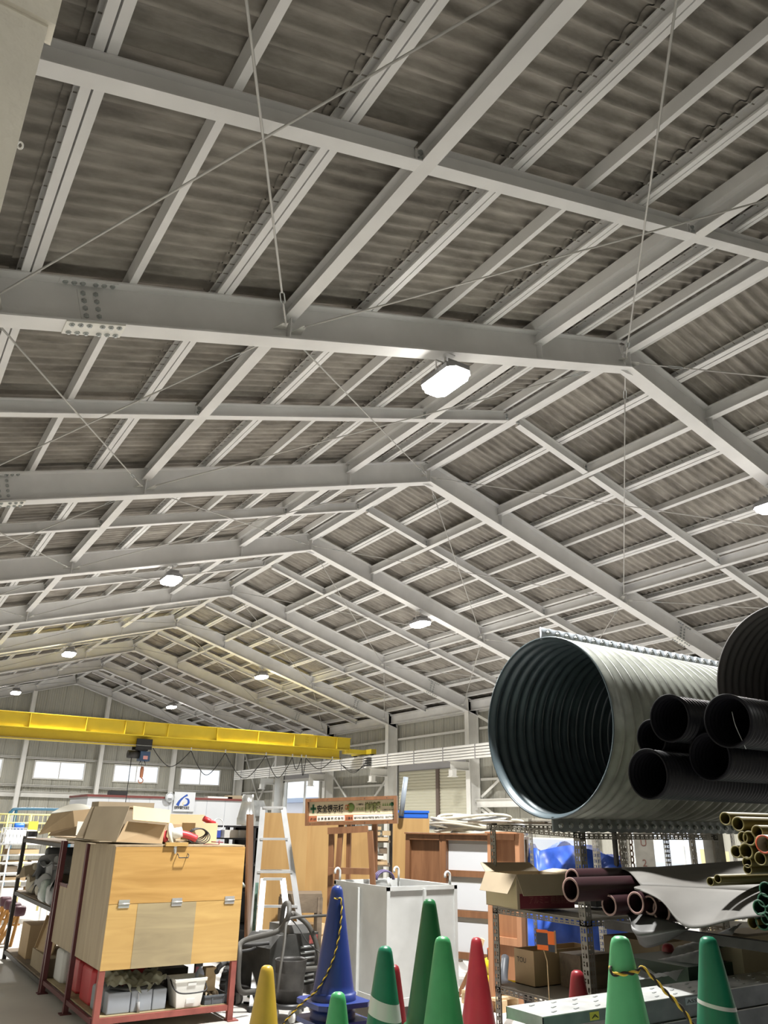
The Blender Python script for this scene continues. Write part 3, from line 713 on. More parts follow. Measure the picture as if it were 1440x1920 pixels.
def jerry(x, y, z, w, l, h, m, capm, label, rz=0, group='fuel and water cans under the rack'):
    r = thing('jerrycan', label, 'jerrycan', (x, y, z), group)
    mb = MB(); prof = []
    b = .03
    outline = lambda s: [(-w/2*s+b, -l/2*s), (w/2*s-b, -l/2*s), (w/2*s, -l/2*s+b), (w/2*s, l/2*s-b), (w/2*s-b, l/2*s), (-w/2*s+b, l/2*s), (-w/2*s, l/2*s-b), (-w/2*s, -l/2*s+b)]
    rings = [(0.94, 0), (1, .02), (1, h*.78), (.93, h*.84), (.62, h*.90), (.55, h*.91)]
    vs = []; 
    for s_, hz in rings: vs += [(x+a, y+b2, z+hz) for a, b2 in outline(s_)]
    fs = [(k*8+i, k*8+(i+1) % 8, (k+1)*8+(i+1) % 8, (k+1)*8+i) for k in range(len(rings)-1) for i in range(8)]+[tuple(reversed(range(8))), tuple(range(40, 48))]
    mb.add(vs, fs, False)
    mb.build('body', m, r, .008)
    hb = MB(); hb.tube([(x, y-l*.28, z+h*.90), (x, y-l*.24, z+h*1.0), (x, y+l*.12, z+h*1.0), (x, y+l*.18, z+h*.90)], .016, 8); hb.build('handle', m, r)
    cb = MB(); cb.cyl((x, y+l*.36, z+h*.84), (x, y+l*.36, z+h*.99), .028, 12); cb.build('cap', capm, r)
    return r
redpl = mat('red_plastic', (.42, .025, .03), .4, var=.08); whitepl = mat('milky_plastic', (.60, .61, .60), .5); greypl = mat('grey_plastic', (.20, .22, .235), .5)
bluegrey = mat('blue_grey_plastic', (.29, .32, .36), .45, var=.06)
jerry(-4.55, 3.42, .12, .26, .32, .30, whitepl, whitepl, 'milky white water container under the second plywood cupboard')
jerry(-4.56, 2.87, .12, .20, .30, .29, redpl, whitepl, 'narrow red fuel can on the far side of the rack post')
jerry(-4.56, 2.38, .12, .24, .36, .30, redpl, redpl, 'red fuel can on the near side of the rack post')
jerry(-4.30, 2.42, .12, .20, .30, .28, redpl, redpl, 'dark red fuel can hidden behind the front one')
jerry(-4.60, 2.06, .12, .17, .22, .20, greypl, whitepl, 'low grey can with a white cap near the front rack post')
# hard case at the front
r = thing('hard_case', 'blue grey ribbed plastic tool case lying under the plywood cupboard', 'case', (-4.41, 1.95, .12))
mb = MB(); xs = [-4.63, -4.47, -4.45, -4.27, -4.25, -4.175]
for a, b_, dz in ((-4.635, -4.46, 0), (-4.455, -4.29, .004), (-4.285, -4.175, .0)):
    mb.bp((a, 1.84, .12), (b_, 2.10, .265+dz))
mb.build('body', bluegrey, r, .008)
mb = MB(); mb.bp((-4.62, 1.86, .125), (-4.19, 2.12, .25)); mb.build('inner_shell', greypl, r)
mb = MB(); mb.tube(catm([(-4.6, 1.93, .285), (-4.5, 1.86, .28), (-4.38, 1.86, .275), (-4.28, 1.90, .29), (-4.22, 1.93, .31), (-4.18, 1.95, .29)]), .014, 8); tag(mb.build('black_hose', blackrub), 'short black hose lying across the blue grey case', 'hose')
mb = MB(); mb.tube(catm([(-4.41, 1.855, .30), (-4.405, 1.83, .24), (-4.40, 1.83, .17)]), .003, 6); mb.tube([(-4.40, 1.828, .19), (-4.395, 1.825, .12)], .012, 8); tag(mb.build('plug_lead', mat('grey_cable', (.3, .3, .3), .6)), 'grey cable with a connector hanging in front of the blue grey case', 'cable')
netm = mat('grey_green_sheet', (.30, .31, .25), .7, var=.2, scale=9)
mb = MB()
def cl(u, v):
    x = -4.66+u*.46+.015*math.sin(v*17); y = 1.835+v*.3+.012*math.sin(u*31)
    return (x, y, .285+.035*(1-v)*math.sin(u*8)+.12*v**.6*(.75+.25*math.sin(u*5+1))+.012*math.sin(u*26+v*9)+.010*math.sin(u*41-v*15))
wave_cloth(mb, cl, 40, 24); o = mb.build('plastic_sheet', netm); tag(o, 'crumpled grey green plastic sheet stuffed above the tool case', 'plastic sheet')
# white bin with black handle
r = thing('square_bucket', 'white square plastic bucket with black handle under the plywood cupboard', 'bucket', (-3.99, 1.92, .12))
mb = MB(); c0 = (-4.00, 1.90)
def sq(w, d, z): return [(c0[0]-w/2, c0[1]-d/2, z), (c0[0]+w/2, c0[1]-d/2, z), (c0[0]+w/2, c0[1]+d/2, z), (c0[0]-w/2, c0[1]+d/2, z)]
vs = sq(.20, .18, .12)+sq(.25, .22, .30)+sq(.265, .235, .30)+sq(.27, .24, .325)+sq(.25, .22, .325)+sq(.19, .17, .13)
mb.add(vs, [(k*4+i, k*4+(i+1) % 4, (k+1)*4+(i+1) % 4, (k+1)*4+i) for k in range(5) for i in range(4)]+[(3, 2, 1, 0), (20, 21, 22, 23)], False)
mb.build('bucket_body', mat('white_plastic', (.74, .74, .70), .4), r, .006)
mb = MB(); mb.tube(catm([(-4.135, 1.90, .31), (-4.14, 1.80, .27), (-4.10, 1.765, .235), (-4.0, 1.765, .225), (-3.88, 1.77, .235), (-3.862, 1.82, .27), (-3.865, 1.90, .31)]), .006, 6); mb.build('handle', black, r)
mb = MB(); mb.box((-3.99, 1.79, .285), (.07, .008, .02)); mb.box((-3.99, 1.802, .165), (.07, .008, .03)); mb.build('grip_recess', mat('white_plastic_shade', (.62, .62, .6), .5), r)
r = thing('plastic_tray', 'grey plastic crate with brown rag at the right end of the low shelf', 'crate', (-3.75, 1.92, .12))
mb = MB(); 
for (p, q) in (((-3.86, 1.82, .12), (-3.655, 2.08, .125)), ((-3.86, 1.82, .12), (-3.855, 2.08, .185)), ((-3.66, 1.82, .12), (-3.655, 2.08, .185)), ((-3.86, 1.82, .12), (-3.655, 1.825, .185)), ((-3.86, 2.075, .12), (-3.655, 2.08, .185)), ((-3.865, 1.812, .175), (-3.65, 1.82, .188)), ((-3.80, 1.815, .12), (-3.79, 1.82, .18)), ((-3.70, 1.815, .12), (-3.69, 1.82, .18))): mb.bp(p, q)
mb.build('tray_body', mat('slate_plastic', (.10, .115, .13), .5), r)
mb = MB()
wave_cloth(mb, lambda u, v: (-3.85+u*.17, 1.83+v*.2, .15+.055*math.sin(u*5+1)*math.sin(v*4+.6)+.02*math.sin(u*19+v*9)), 14, 12); tag(mb.build('brown_rag', card_d), 'crumpled brown paper in the grey crate', 'rag')
mb = MB(); mb.lathe([(.0001, .0), (.035, 0), (.037, .01), (.037, .09), (.028, .115), (.012, .13), (.012, .15), (.0001, .15)], 16, (-3.855, 1.99, .30)); 
r = thing('spray_bottle', 'pale blue bottle with dark trigger standing behind the white bucket', 'bottle', (-3.855, 1.99, .12)); mb.v = [q+Vector((0, 0, -.07)) for q in mb.v]; mb.build('bottle_body', mat('pale_blue_bottle', (.45, .52, .68), .3), r)
mb = MB(); mb.bp((-3.90, 1.975, .375), (-3.84, 2.005, .41)); mb.cyl((-3.855, 1.99, .12), (-3.855, 1.99, .24), .02, 8); mb.build('trigger', black, r)
mb = MB(); mb.bp((-3.81, 1.97, .19), (-3.72, 2.06, .36)); tag(mb.build('small_carton', card_l), 'small upright cardboard carton between the bottle and the rack post', 'box')
mb = MB(); mb.bp((-4.2, 2.15, .12), (-3.9, 2.5, .35)); tag(mb.build('dark_crate', darksteel), 'dark metal box deep under the plywood cupboard', 'box')

# third bay contents
def rolled(name, label, cat, p, q, rad, m, n=18, core=None, group=None):
    r = thing(name, label, cat, ((Vector(p)+Vector(q))/2)-Vector((0, 0, rad)), group)
    d = (Vector(q)-Vector(p)); L_ = d.length
    mb = MB(); mb.lathe([(rad*.25, .0), (rad*.9, 0), (rad, .015), (rad, L_-.015), (rad*.9, L_), (rad*.25, L_)], n, p, d); mb.build('roll', m, r)
    return r
greyf = mat('grey_felt', (.11, .115, .12), .85, var=.15, scale=10)
rolled('rolled_sheet', 'thick dark grey roll on top of the pile in the dark shelf rack', 'roll', (-4.72, 4.55, 1.13), (-4.0, 4.55, 1.13), .085, greyf)
rolled('rolled_sheet', 'smaller grey roll below the thick one in the dark shelf rack', 'roll', (-4.72, 4.85, .99), (-4.1, 4.85, .99), .06, greyf)
greytarp = mat('grey_tarpaulin', (.26, .265, .27), .55, var=.12, scale=5)
mb = MB(); wave_cloth(mb, lambda u, v: (-4.80+.10*math.sin(v*3.1)+.03*math.sin(u*9), 3.75+u*1.1, .82+.34*(1-abs(u-.35)*1.1)*v+.05*math.sin(u*17+v*5)+.06*math.sin(v*11)), 40, 24)
wave_cloth(mb, lambda u, v: (-4.80+.03*math.sin(u*9)+v*.8, 3.75+u*1.1, .82+.34*(1-abs(u-.35)*1.1)*(1-v*.2)+.02*math.sin(u*17+v*9)), 30, 12)
tag(mb.build('grey_tarpaulin', greytarp), 'folded grey tarpaulin hanging over the middle of the dark shelf rack', 'tarpaulin')
mb = MB(); wave_cloth(mb, lambda u, v: (-4.80+.5*v, 4.75+u*.9, .86+.12*(1-abs(2*u-1))+.04*math.sin(u*13+v*6)), 24, 10); tag(mb.build('brown_sack', card_d), 'flattened brown sack on the far end of the dark shelf rack', 'sack')
sackm = mat('beige_sack', (.42, .38, .30), .85, var=.1, scale=8)
def pillow(name, label, cat, c, d, m, seed=0, group=None, parent=None):
    mb = MB(); n = 10; vs = []; rr = random.Random(seed)
    ph = [rr.random()*6 for _ in range(4)]
    for j in range(n+1):
        th = math.pi*j/n
        for i in range(20):
            a = math.tau*i/20; e = .45
            f = lambda t: math.copysign(abs(t)**e, t)
            x = f(math.cos(a))*f(math.sin(th)); y = f(math.sin(a))*f(math.sin(th)); z = f(math.cos(th))
            w_ = 1+.06*math.sin(3*a+ph[0]+2*th)+.05*math.sin(5*a+ph[1])*math.sin(2*th+ph[2])
            vs.append((c[0]+x*d[0]/2*w_, c[1]+y*d[1]/2*w_, c[2]+d[2]/2+z*d[2]/2))
    fs = [(j*20+i, j*20+(i+1) % 20, (j+1)*20+(i+1) % 20, (j+1)*20+i) for j in range(n) for i in range(20)]
    mb.add(vs, fs, True); o = mb.build(name, m, parent)
    return tag(o, label, cat, group) if label else o
pillow('beige_sack', 'tall beige paper sack at the far end of the middle shelf in the dark rack', 'sack', (-4.62, 5.25, .712), (.22, .30, .32), sackm, 1)
pillow('beige_sack', 'slimmer pale sack beside the tall beige one in the dark rack', 'sack', (-4.62, 4.85, .712), (.18, .26, .26), mat('pale_sack', (.50, .47, .40), .85), 2)
plb = mat('clear_wrapped_plastic', (.20, .25, .22), .25, var=.3, scale=12)
pillow('plastic_bag', 'greenish plastic bag bulging from the middle shelf of the dark rack', 'bag', (-4.70, 4.12, .712), (.20, .34, .22), plb, 3)
pillow('plastic_bag', 'grey plastic bag next to the greenish one in the dark rack', 'bag', (-4.70, 3.85, .712), (.18, .22, .18), mat('grey_bag', (.3, .31, .32), .3, var=.2, scale=10), 5)
mb = MB(); mb.bp((-4.70, 3.72, .102), (-4.35, 4.55, .26)); o = mb.build('flat_carton', card_d); tag(o, 'low wide brown carton on the bottom shelf of the dark rack', 'box')
R_ = Euler((0, .25, .1)).to_matrix(); mb = MB(); mb.box((-4.62, 4.2, .42), (.012, .50, .36), R_); mb.box((-4.58, 4.42, .40), (.20, .012, .30), R_); tag(mb.build('torn_cardboard', card), 'torn open brown cardboard flap on the bottom shelf of the dark rack', 'cardboard')
mb = MB(); mb.bp((-4.68, 4.95, .102), (-4.38, 5.40, .42)); o = mb.build('tall_carton', card); tag(o, 'brown carton with a white label at the far end of the bottom shelf', 'box')
mb = MB(); mb.bp((-4.684, 5.12, .26), (-4.68, 5.20, .36)); q = MB()
# things on top of the rack
mb = MB(); 
for i, (dx, dy, z) in enumerate(((0, 0, 1.313), (.03, .05, 1.321), (-.03, -.02, 1.329), (.02, .1, 1.337))): mb = MB(); mb.box((-4.45+dx, 2.75+dy, z+.003), (.75, 1.5, .006), Euler((0, 0, .06*(i-1.5))).to_matrix()); tag(mb.build('flat_cardboard', card if i % 2 else card_d), '%s flattened cardboard sheet up from the top of the cupboard' % ORD[i], 'cardboard', 'flattened cardboard on the rack')
def wbox(name, label, c, d, rz, m, flaps=(), group=None, ry=0, rx=0, m2=None):
    """open carton: four walls and a bottom, with flaps (side, angle)"""
    r = thing(name, label, 'box', c, group); R = Euler((rx, ry, rz)).to_matrix(); c = Vector(c); w, l, h = d; t = .005
    def add(cc, dd, RR=None, nm='wall', mm=None):
        mb = MB(); mb.box(c+R @ Vector(cc), dd, R if RR is None else R @ RR); return mb.build(nm, mm or m, r)
    add((0, 0, t/2), (w, l, t), nm='bottom'); add((-w/2, 0, h/2), (t, l, h), nm='side_wall'); add((w/2, 0, h/2), (t, l, h), nm='side_wall', mm=m2); add((0, -l/2, h/2), (w, t, h), nm='end_wall'); add((0, l/2, h/2), (w, t, h), nm='end_wall')
    for sd, ang, ln in flaps:
        if sd in 'EW':
            s_ = 1 if sd == 'E' else -1; RR = Euler((0, s_*ang, 0)).to_matrix(); q = Vector((s_*w/2, 0, h))+RR @ Vector((0, 0, ln/2)); add(q, (t, l, ln), RR, 'flap')
        else:
            s_ = 1 if sd == 'N' else -1; RR = Euler((-s_*ang, 0, 0)).to_matrix(); q = Vector((0, s_*l/2, h))+RR @ Vector((0, 0, ln/2)); add(q, (w, t, ln), RR, 'flap')
    return r
wbox('cardboard_box', 'open brown cardboard box tipped on its side on top of the plywood cupboard', (-4.50, 2.62, 1.350), (.24, .50, .30), 1.57, card_d, (), ry=0, m2=card)
r = thing('cardboard_box', 'large tilted brown cardboard box lying open towards the front on the cupboard', 'box', (-4.6, 2.1, 1.345))
def sl(px, y): return at(px[0], px[1], y=y)
# slanted box front: left face and right face share an upright edge
A = [at(157, 1573, y=2.30), at(217, 1579, y=1.93), at(243, 1512, y=2.02), at(178, 1512, y=2.42)]
B = [at(217, 1579, y=1.93), at(305, 1583, y=1.93), at(320, 1541, y=1.95), at(243, 1513, y=2.02)]
def slab(q, th):
    n = (q[1]-q[0]).cross(q[3]-q[0]).normalized()*th; mb = MB(); mb.hexa([q[0], q[1], q[1]+n, q[0]+n, q[3], q[2], q[2]+n, q[3]+n]); return mb
slab(A, -.005).build('left_wall', card_d, r); 
Bl = [at(217, 1579, y=1.93), at(304, 1582, y=1.93), at(311, 1547, y=1.94), at(238, 1540, y=1.96)]
slab(Bl, -.005).build('front_flap', card, r)
Bu = [at(249, 1537, y=1.90), at(318, 1543, y=1.87), at(320, 1519, y=1.98), at(250, 1511, y=2.01)]
slab(Bu, -.005).build('top_flap', card_l, r)
mb = MB(); mb.hexa([A[0]+Vector((.0, .3, 0)), at(305, 1582, y=2.4)+Vector((0, 0, 0)), at(305, 1582, y=2.4)+Vector((0, .005, 0)), A[0]+Vector((0, .305, 0)), A[3]+Vector((0, .12, .0)), at(320, 1520, y=2.42), at(320, 1520, y=2.42)+Vector((0, .005, 0)), A[3]+Vector((0, .125, 0))]); mb.build('back_wall', card_d, r)
mb = MB(); mb.hexa([A[1]+Vector((.0, 0, .0)), B[1], B[1]+Vector((0, .45, 0)), A[0]+Vector((0, .3, 0)), A[1]+Vector((0, 0, .005)), B[1]+Vector((0, 0, .005)), B[1]+Vector((0, .45, .005)), A[0]+Vector((0, .3, .005))]); mb.build('bottom', card_d, r)
mb = MB(); mb.hexa([A[2]-Vector((0, 0, .005)), Bu[2]-Vector((0, 0, .005)), Bu[2]+Vector((0, .4, -.005)), A[3]-Vector((0, 0, .005)), A[2], Bu[2], Bu[2]+Vector((0, .4, 0)), A[3]]); mb.build('top_wall', card_l, r)
# long sagging carton further back
r = thing('cardboard_box', 'long sagging brown cardboard box on top of the dark shelf rack', 'box', (-4.4, 4.0, 1.29))
YB = 3.7
A = [at(72, 1565, y=4.9), at(140, 1550, y=4.0), at(137, 1520, y=4.0), at(96, 1526, y=4.9)]
slab(A, -.006).build('left_wall', card, r)
A2 = [at(140, 1550, y=4.0), at(175, 1540, y=4.0), at(178, 1516, y=4.0), at(137, 1520, y=4.0)]
slab(A2, -.006).build('flap', card, r)
A3 = [at(90, 1567, y=4.85), at(165, 1567, y=3.95), at(165, 1543, y=3.98), at(95, 1560, y=4.85)]
slab(A3, -.006).build('front_wall', card_d, r)
mb = MB(); wave_cloth(mb, lambda u, v: at(96+u*85, 1524-u*8+.0-13*math.sin(u*3.1)*v, y=5.0-u*.9+v*.2), 20, 8); tag(mb.build('cream_cloth', mat('cream_cloth', (.58, .56, .48), .8)), 'cream cloth bundled over the long cardboard box', 'cloth')
mb = MB(); q = [at(142, 1566, y=3.5), at(160, 1566, y=3.5), at(163, 1541, y=3.5), at(146, 1540, y=3.5)]; slab(q, -.01).v; mb = slab(q, -.01); tag(mb.build('white_card', paper), 'white card leaning between the two cardboard boxes on the rack', 'card')
mb = MB(); c = at(60, 1562, y=5.5); mb.box((c.x, c.y, 1.31+.02), (.10, .14, .06)); tag(mb.build('small_black_box', black), 'small black box at the far end of the rack top', 'box')
# right part of the rack top
r = thing('angle_grinder', 'white and red disc sander lying on top of the cupboard beside the cardboard box', 'power tool', (-4.13, 2.0, 1.315))
c = at(322, 1562, y=2.0); mb = MB(); mb.lathe([(.0001, -.012), (.09, -.012), (.095, 0), (.09, .012), (.0001, .012)], 28, c+Vector((0, 0, -.012)), (.85, -.5, .25)); mb.build('guard_disc', mat('ivory_metal', (.55, .53, .46), .4), r)
mb = MB(); mb.lathe([(.0001, 0), (.04, 0), (.045, .03), (.04, .09), (.0001, .09)], 16, c+Vector((.0, .0, -.01)), (.85, -.5, .25)); mb.build('motor_housing', mat('white_tool_body', (.66, .66, .64), .4), r)
mb = MB(); mb.tube(catm([c+Vector((.06, 0, 0)), c+Vector((.14, -.01, -.015)), c+Vector((.22, -.02, -.045))]), [.03]*13, 10); mb.build('handle', mat('red_tool_grip', (.50, .05, .06), .4), r)
mb = MB(); mb.tube(catm([c+Vector((-.07, -.02, .02)), c+Vector((-.075, -.03, -.03)), c+Vector((-.05, -.03, -.06))]), .022, 8); mb.build('side_handle', mat('red_tool_grip', (.5, .05, .06), .4), r)
r0 = None
c = at(372, 1568, y=2.05)
for j in range(5):
    mb = MB(); R1 = .10-.008*j; pts = [c+Vector((math.cos(a)*R1, .02*math.sin(2*a+j)+.012*j-.02, math.sin(a)*R1*.62+.006*j)) for a in [math.tau*i/24 for i in range(24)]]
    mb.tube(pts, .005, 6, closed=True)
    if j == 0: r0 = tag(mb.build('cable_coil', blackrub), 'coiled black power cable leaning on the carton on top of the cupboard', 'cable')
    else:
        po = OFF[r0.name]; o = mb.build('coil_loop', blackrub, r0)
wbox('cardboard_box', 'small open carton behind the coiled cable, right end of the cupboard top', (-3.88, 2.26, 1.315), (.22, .26, .17), .12, card_l, ())
b1 = at(338, 1540, y=2.9)
mb = MB(); mb.bp((-3.98, 2.85, 1.315), (-3.62, 3.15, 1.56)); tag(mb.build('carton', card_l), 'square yellowish carton standing behind the coiled cable', 'box')
mb = MB(); mb.bp((-4.08, 2.72, 1.315), (-3.86, 2.86, 1.47)); tag(mb.build('carton', card), 'lower carton stacked in front of the yellowish one', 'box')
r = thing('red_grinder', 'red handled grinder with a wire guard at the right rear of the cupboard top', 'power tool', at(393, 1545, y=2.27)-Vector((0, 0, .06)))
c = at(393, 1541, y=2.27); mb = MB(); mb.tube([c+Vector((-.06, 0, .03)), c+Vector((.05, 0, -.02))], .025, 10); mb.build('handle', redpl, r)
mb = MB(); mb.tube([c+Vector((.09+.05*math.cos(a), .02*math.sin(a), .0+.05*math.sin(a)-.02)) for a in [math.tau*i/18 for i in range(18)]], .004, 6, closed=True); mb.build('wire_guard', galv, r)
mb = MB(); c = at(400, 1583, y=1.9); mb.tube([c+Vector((-.09, 0, -.005)), c+Vector((.05, 0, -.005)), c+Vector((.055, 0, .03))], .008, 6); mb.tube([c+Vector((-.02, 0, .02)), c+Vector((.09, 0, .015))], .005, 6); tag(mb.build('clamp', mat('dark_red_clamp', (.2, .03, .04), .4)), 'dark red screw clamp on the edge of the cupboard top', 'clamp')
r = thing('tool_box', 'red and black tool box standing behind the cardboard boxes', 'tool box', at(232, 1511, y=3.3)-Vector((0, 0, .07)))
c = at(232, 1511, y=3.3); mb = MB(); mb.bp((c.x-.13, c.y+.13, 1.345), (c.x+.13, c.y+.27, c.z+.02)); mb.build('body', mat('black_case', (.06, .06, .06), .5), r)
mb = MB(); mb.box(c-Vector((-.01, -.12, .015)), (.22, .02, .05)); mb.build('lid', redpl, r)

# ---------------------------------------------------------------- white lifting bin on castors
r = thing('lifting_bin', 'tall open white metal bin with lifting hooks at its corners, behind the cones', 'bin', (-2.24, 1.5, 0))
bx0, bx1, by0, by1, bz0, bz1 = -2.60, -1.87, 1.06, 1.95, .14, 1.0
def bwall(nm, p, q): mb = MB(); mb.bp(p, q); return mb.build(nm, white_m, r)
bwall('front_panel', (bx0, by0, bz0), (bx1, by0+.006, bz1)); bwall('back_panel', (bx0, by1-.006, bz0), (bx1, by1, bz1))
bwall('side_panel', (bx0, by0+.006, bz0), (bx0+.006, by1-.006, bz1)); bwall('side_panel', (bx1-.006, by0+.006, bz0), (bx1, by1-.006, bz1)); bwall('floor_panel', (bx0, by0, bz0), (bx1, by1, bz0+.006))
for (p, q) in (((bx0-.012, by0-.012, bz1-.03), (bx1+.012, by0, bz1+.004)), ((bx0-.012, by1, bz1-.03), (bx1+.012, by1+.012, bz1+.004)), ((bx0-.012, by0, bz1-.03), (bx0, by1, bz1+.004)), ((bx1, by0, bz1-.03), (bx1+.012, by1, bz1+.004)),
               ((bx0-.012, by0-.012, bz0-.03), (bx1+.012, by0, bz0+.03)), ((bx0-.012, by0, bz0-.03), (bx0, by1, bz0+.03))): bwall('rim_rail', p, q)
for (p, q) in (((bx0-.012, by0-.012, bz0), (bx0+.02, by0, bz1)), ((bx1-.02, by0-.012, bz0), (bx1+.012, by0, bz1)), (((bx0+bx1)/2-.0, by0-.03, bz0), ((bx0+bx1)/2+.022, by0, bz1-.02)), ((bx0-.03, (by0+by1)/2-.01, bz0), (bx0, (by0+by1)/2+.012, bz1-.03)), ((bx0-.012, by1-.02, bz0), (bx0, by1+.012, bz1))): bwall('stiffener_rib', p, q)
for (x, y, s_) in ((bx0+.03, by1-.02, 1), (bx1-.02, by0+.05, -1), (bx0+.02, by0+.02, 1), (bx1-.03, by1-.02, 1)):
    mb = MB(); n = 12; ax = 'x'
    pts = [Vector((x, y, bz1-.02)), Vector((x, y, bz1+.05))]+[Vector((x-.028+.028*math.cos(a), y, bz1+.075+.032*math.sin(a))) for a in [math.radians(t_) for t_ in range(0, 211, 26)]] if y > 1.5 or x > -2.2 else [Vector((x, y, bz1-.02)), Vector((x, y, bz1+.075))]
    mb.tube(pts, .011, 8); mb.build('lifting_hook', white_m, r)
for (x, y) in ((bx0+.08, by0+.08), (bx1-.08, by0+.08), (bx0+.08, by1-.08), (bx1-.08, by1-.08)):
    mb = MB(); mb.cyl((x-.02, y, .05), (x+.02, y, .05), .05, 16); mb.bp((x-.03, y-.03, .07), (x+.03, y+.03, .12)); mb.build('castor', darksteel, r)
mb = MB(); mb.box(((bx0+bx1)/2+.06, by0-.02, bz0+.03), (.03, .02, .12)); mb.build('toggle_latch', darksteel, r)
mb = MB()
for j in range(3): mb.tube([Vector((-2.1+.10*math.cos(a)*(1+.05*j), 1.86+.02*j, 1.0+.075*math.sin(a)*(1+.06*j))) for a in [math.pi*i/14 for i in range(15)]], .008, 6)
tag(mb.build('purple_cable', mat('purple_cable', (.07, .05, .13), .5)), 'dark purple cable looped over the rear edge of the white bin', 'cable')

# ---------------------------------------------------------------- leaning boards behind
def board(name, label, cat, ul, ur, vt, vb, d, dr=None, th=.018, m=ply_v, lean=0.0, group=None, zbot=None):
    """upright rectangular board whose left/right edges are seen at ul/ur; distances d (left) and dr (right)"""
    dr = dr or d; vm = (vt+vb)/2
    L0 = at(ul, vm, d=d); R0 = at(ur, vm, d=dr); zt_ = at((ul+ur)/2, vt, d=(d+dr)/2).z; zb_ = at((ul+ur)/2, vb, d=(d+dr)/2).z if zbot is None else zbot
    ux = (R0-L0); ux.z = 0; wd = ux.length; ux.normalize(); nrm = Vector((ux.y, -ux.x, 0))
    if nrm.dot(CAMP-L0) < 0: nrm = -nrm
    ln = -nrm*lean
    a = Vector((L0.x, L0.y, zb_)); b = a+ux*wd; c = b+Vector((0, 0, zt_-zb_))+ln; e = a+Vector((0, 0, zt_-zb_))+ln
    return a, b, c, e, ux, nrm
def solid(q, n, th): mb = MB(); mb.hexa([q[0], q[1], q[1]-n*th, q[0]-n*th, q[3], q[2], q[2]-n*th, q[3]-n*th]); return mb
for (ul, ur, vt, vb, d, dr, lab, m_) in ((478, 572, 1524, 1800, 9.7, 9.7, 'tall orange plywood sheet standing behind the aluminium ladders', ply_v), (570, 645, 1526, 1800, 9.75, 9.8, 'tall plywood sheet to the right of the ladders, beside the first sheet', ply_v),
                                    (640, 695, 1560, 1800, 10.0, 10.0, 'plywood sheet glimpsed behind the wooden easel', ply_v), (735, 806, 1534, 1800, 9.6, 9.6, 'plywood sheet under the blue tray, left of the brown notice boards', ply_v)):
    a, b, c, e, ux, n = board('x', '', '', ul, ur, vt, vb, d, dr, lean=.10, zbot=0)
    o = solid((a, b, c, e), n, .02).build('plywood_sheet', m_); tag(o, lab, 'plywood', 'upright plywood sheets')
a, b, c, e, ux, n = board('x', '', '', 472, 482, 1527, 1800, 9.55, 9.9, lean=.10, zbot=0)
tag(solid((a, b, c, e), n, .02).build('brown_board', brownwood), 'narrow brown board edge left of the tall plywood behind the ladders', 'board')
a, b, c, e, ux, n = board('x', '', '', 555, 605, 1676, 1705, 8.9, 8.9)
r = thing('work_table', 'low weathered wooden table behind the ladders and welding machine', 'table', (at(560, 1700, d=9.1).x, at(560, 1700, d=9.1).y, 0))
c0 = at(530, 1676, d=9.15); c1 = at(604, 1676, d=9.15); ux = (c1-c0); ux.z = 0; ux.normalize(); nn = Vector((-ux.y, ux.x, 0)); zt_ = c0.z
mb = MB(); mb.hexa([c0+Vector((0, 0, -.03)), c1+Vector((0, 0, -.03)), c1+nn*.4+Vector((0, 0, -.03)), c0+nn*.4+Vector((0, 0, -.03)), c0, c1, c1+nn*.4, c0+nn*.4]); mb.build('tabletop', timber_d, r)
mb = MB(); mb.hexa([c0+Vector((0, 0, -.18)), c1+Vector((0, 0, -.18)), c1+nn*.02+Vector((0, 0, -.18)), c0+nn*.02+Vector((0, 0, -.18)), c0+Vector((0, 0, -.03)), c1+Vector((0, 0, -.03)), c1+nn*.02+Vector((0, 0, -.03)), c0+nn*.02+Vector((0, 0, -.03))]); mb.build('apron', timber_d, r)
for q in (c0+nn*.03, c1+nn*.03-ux*.03, c0+nn*.37, c1+nn*.37-ux*.03):
    mb = MB(); mb.bp((q.x-.03, q.y-.03, 0), (q.x+.03, q.y+.03, zt_-.03)); mb.build('leg', timber_d, r)
for j in range(4):
    mb = MB(); q = c0+nn*(.30)+ux*.05; mb.box((q.x+.25, q.y+.12, .06+.12*j), (.5-.05*(j % 2), .3, .10)); tag(mb.build('timber_block', timber), 'pale timber block %s up in the pile under the wooden table' % ORD[j], 'timber', 'timber blocks under the table')

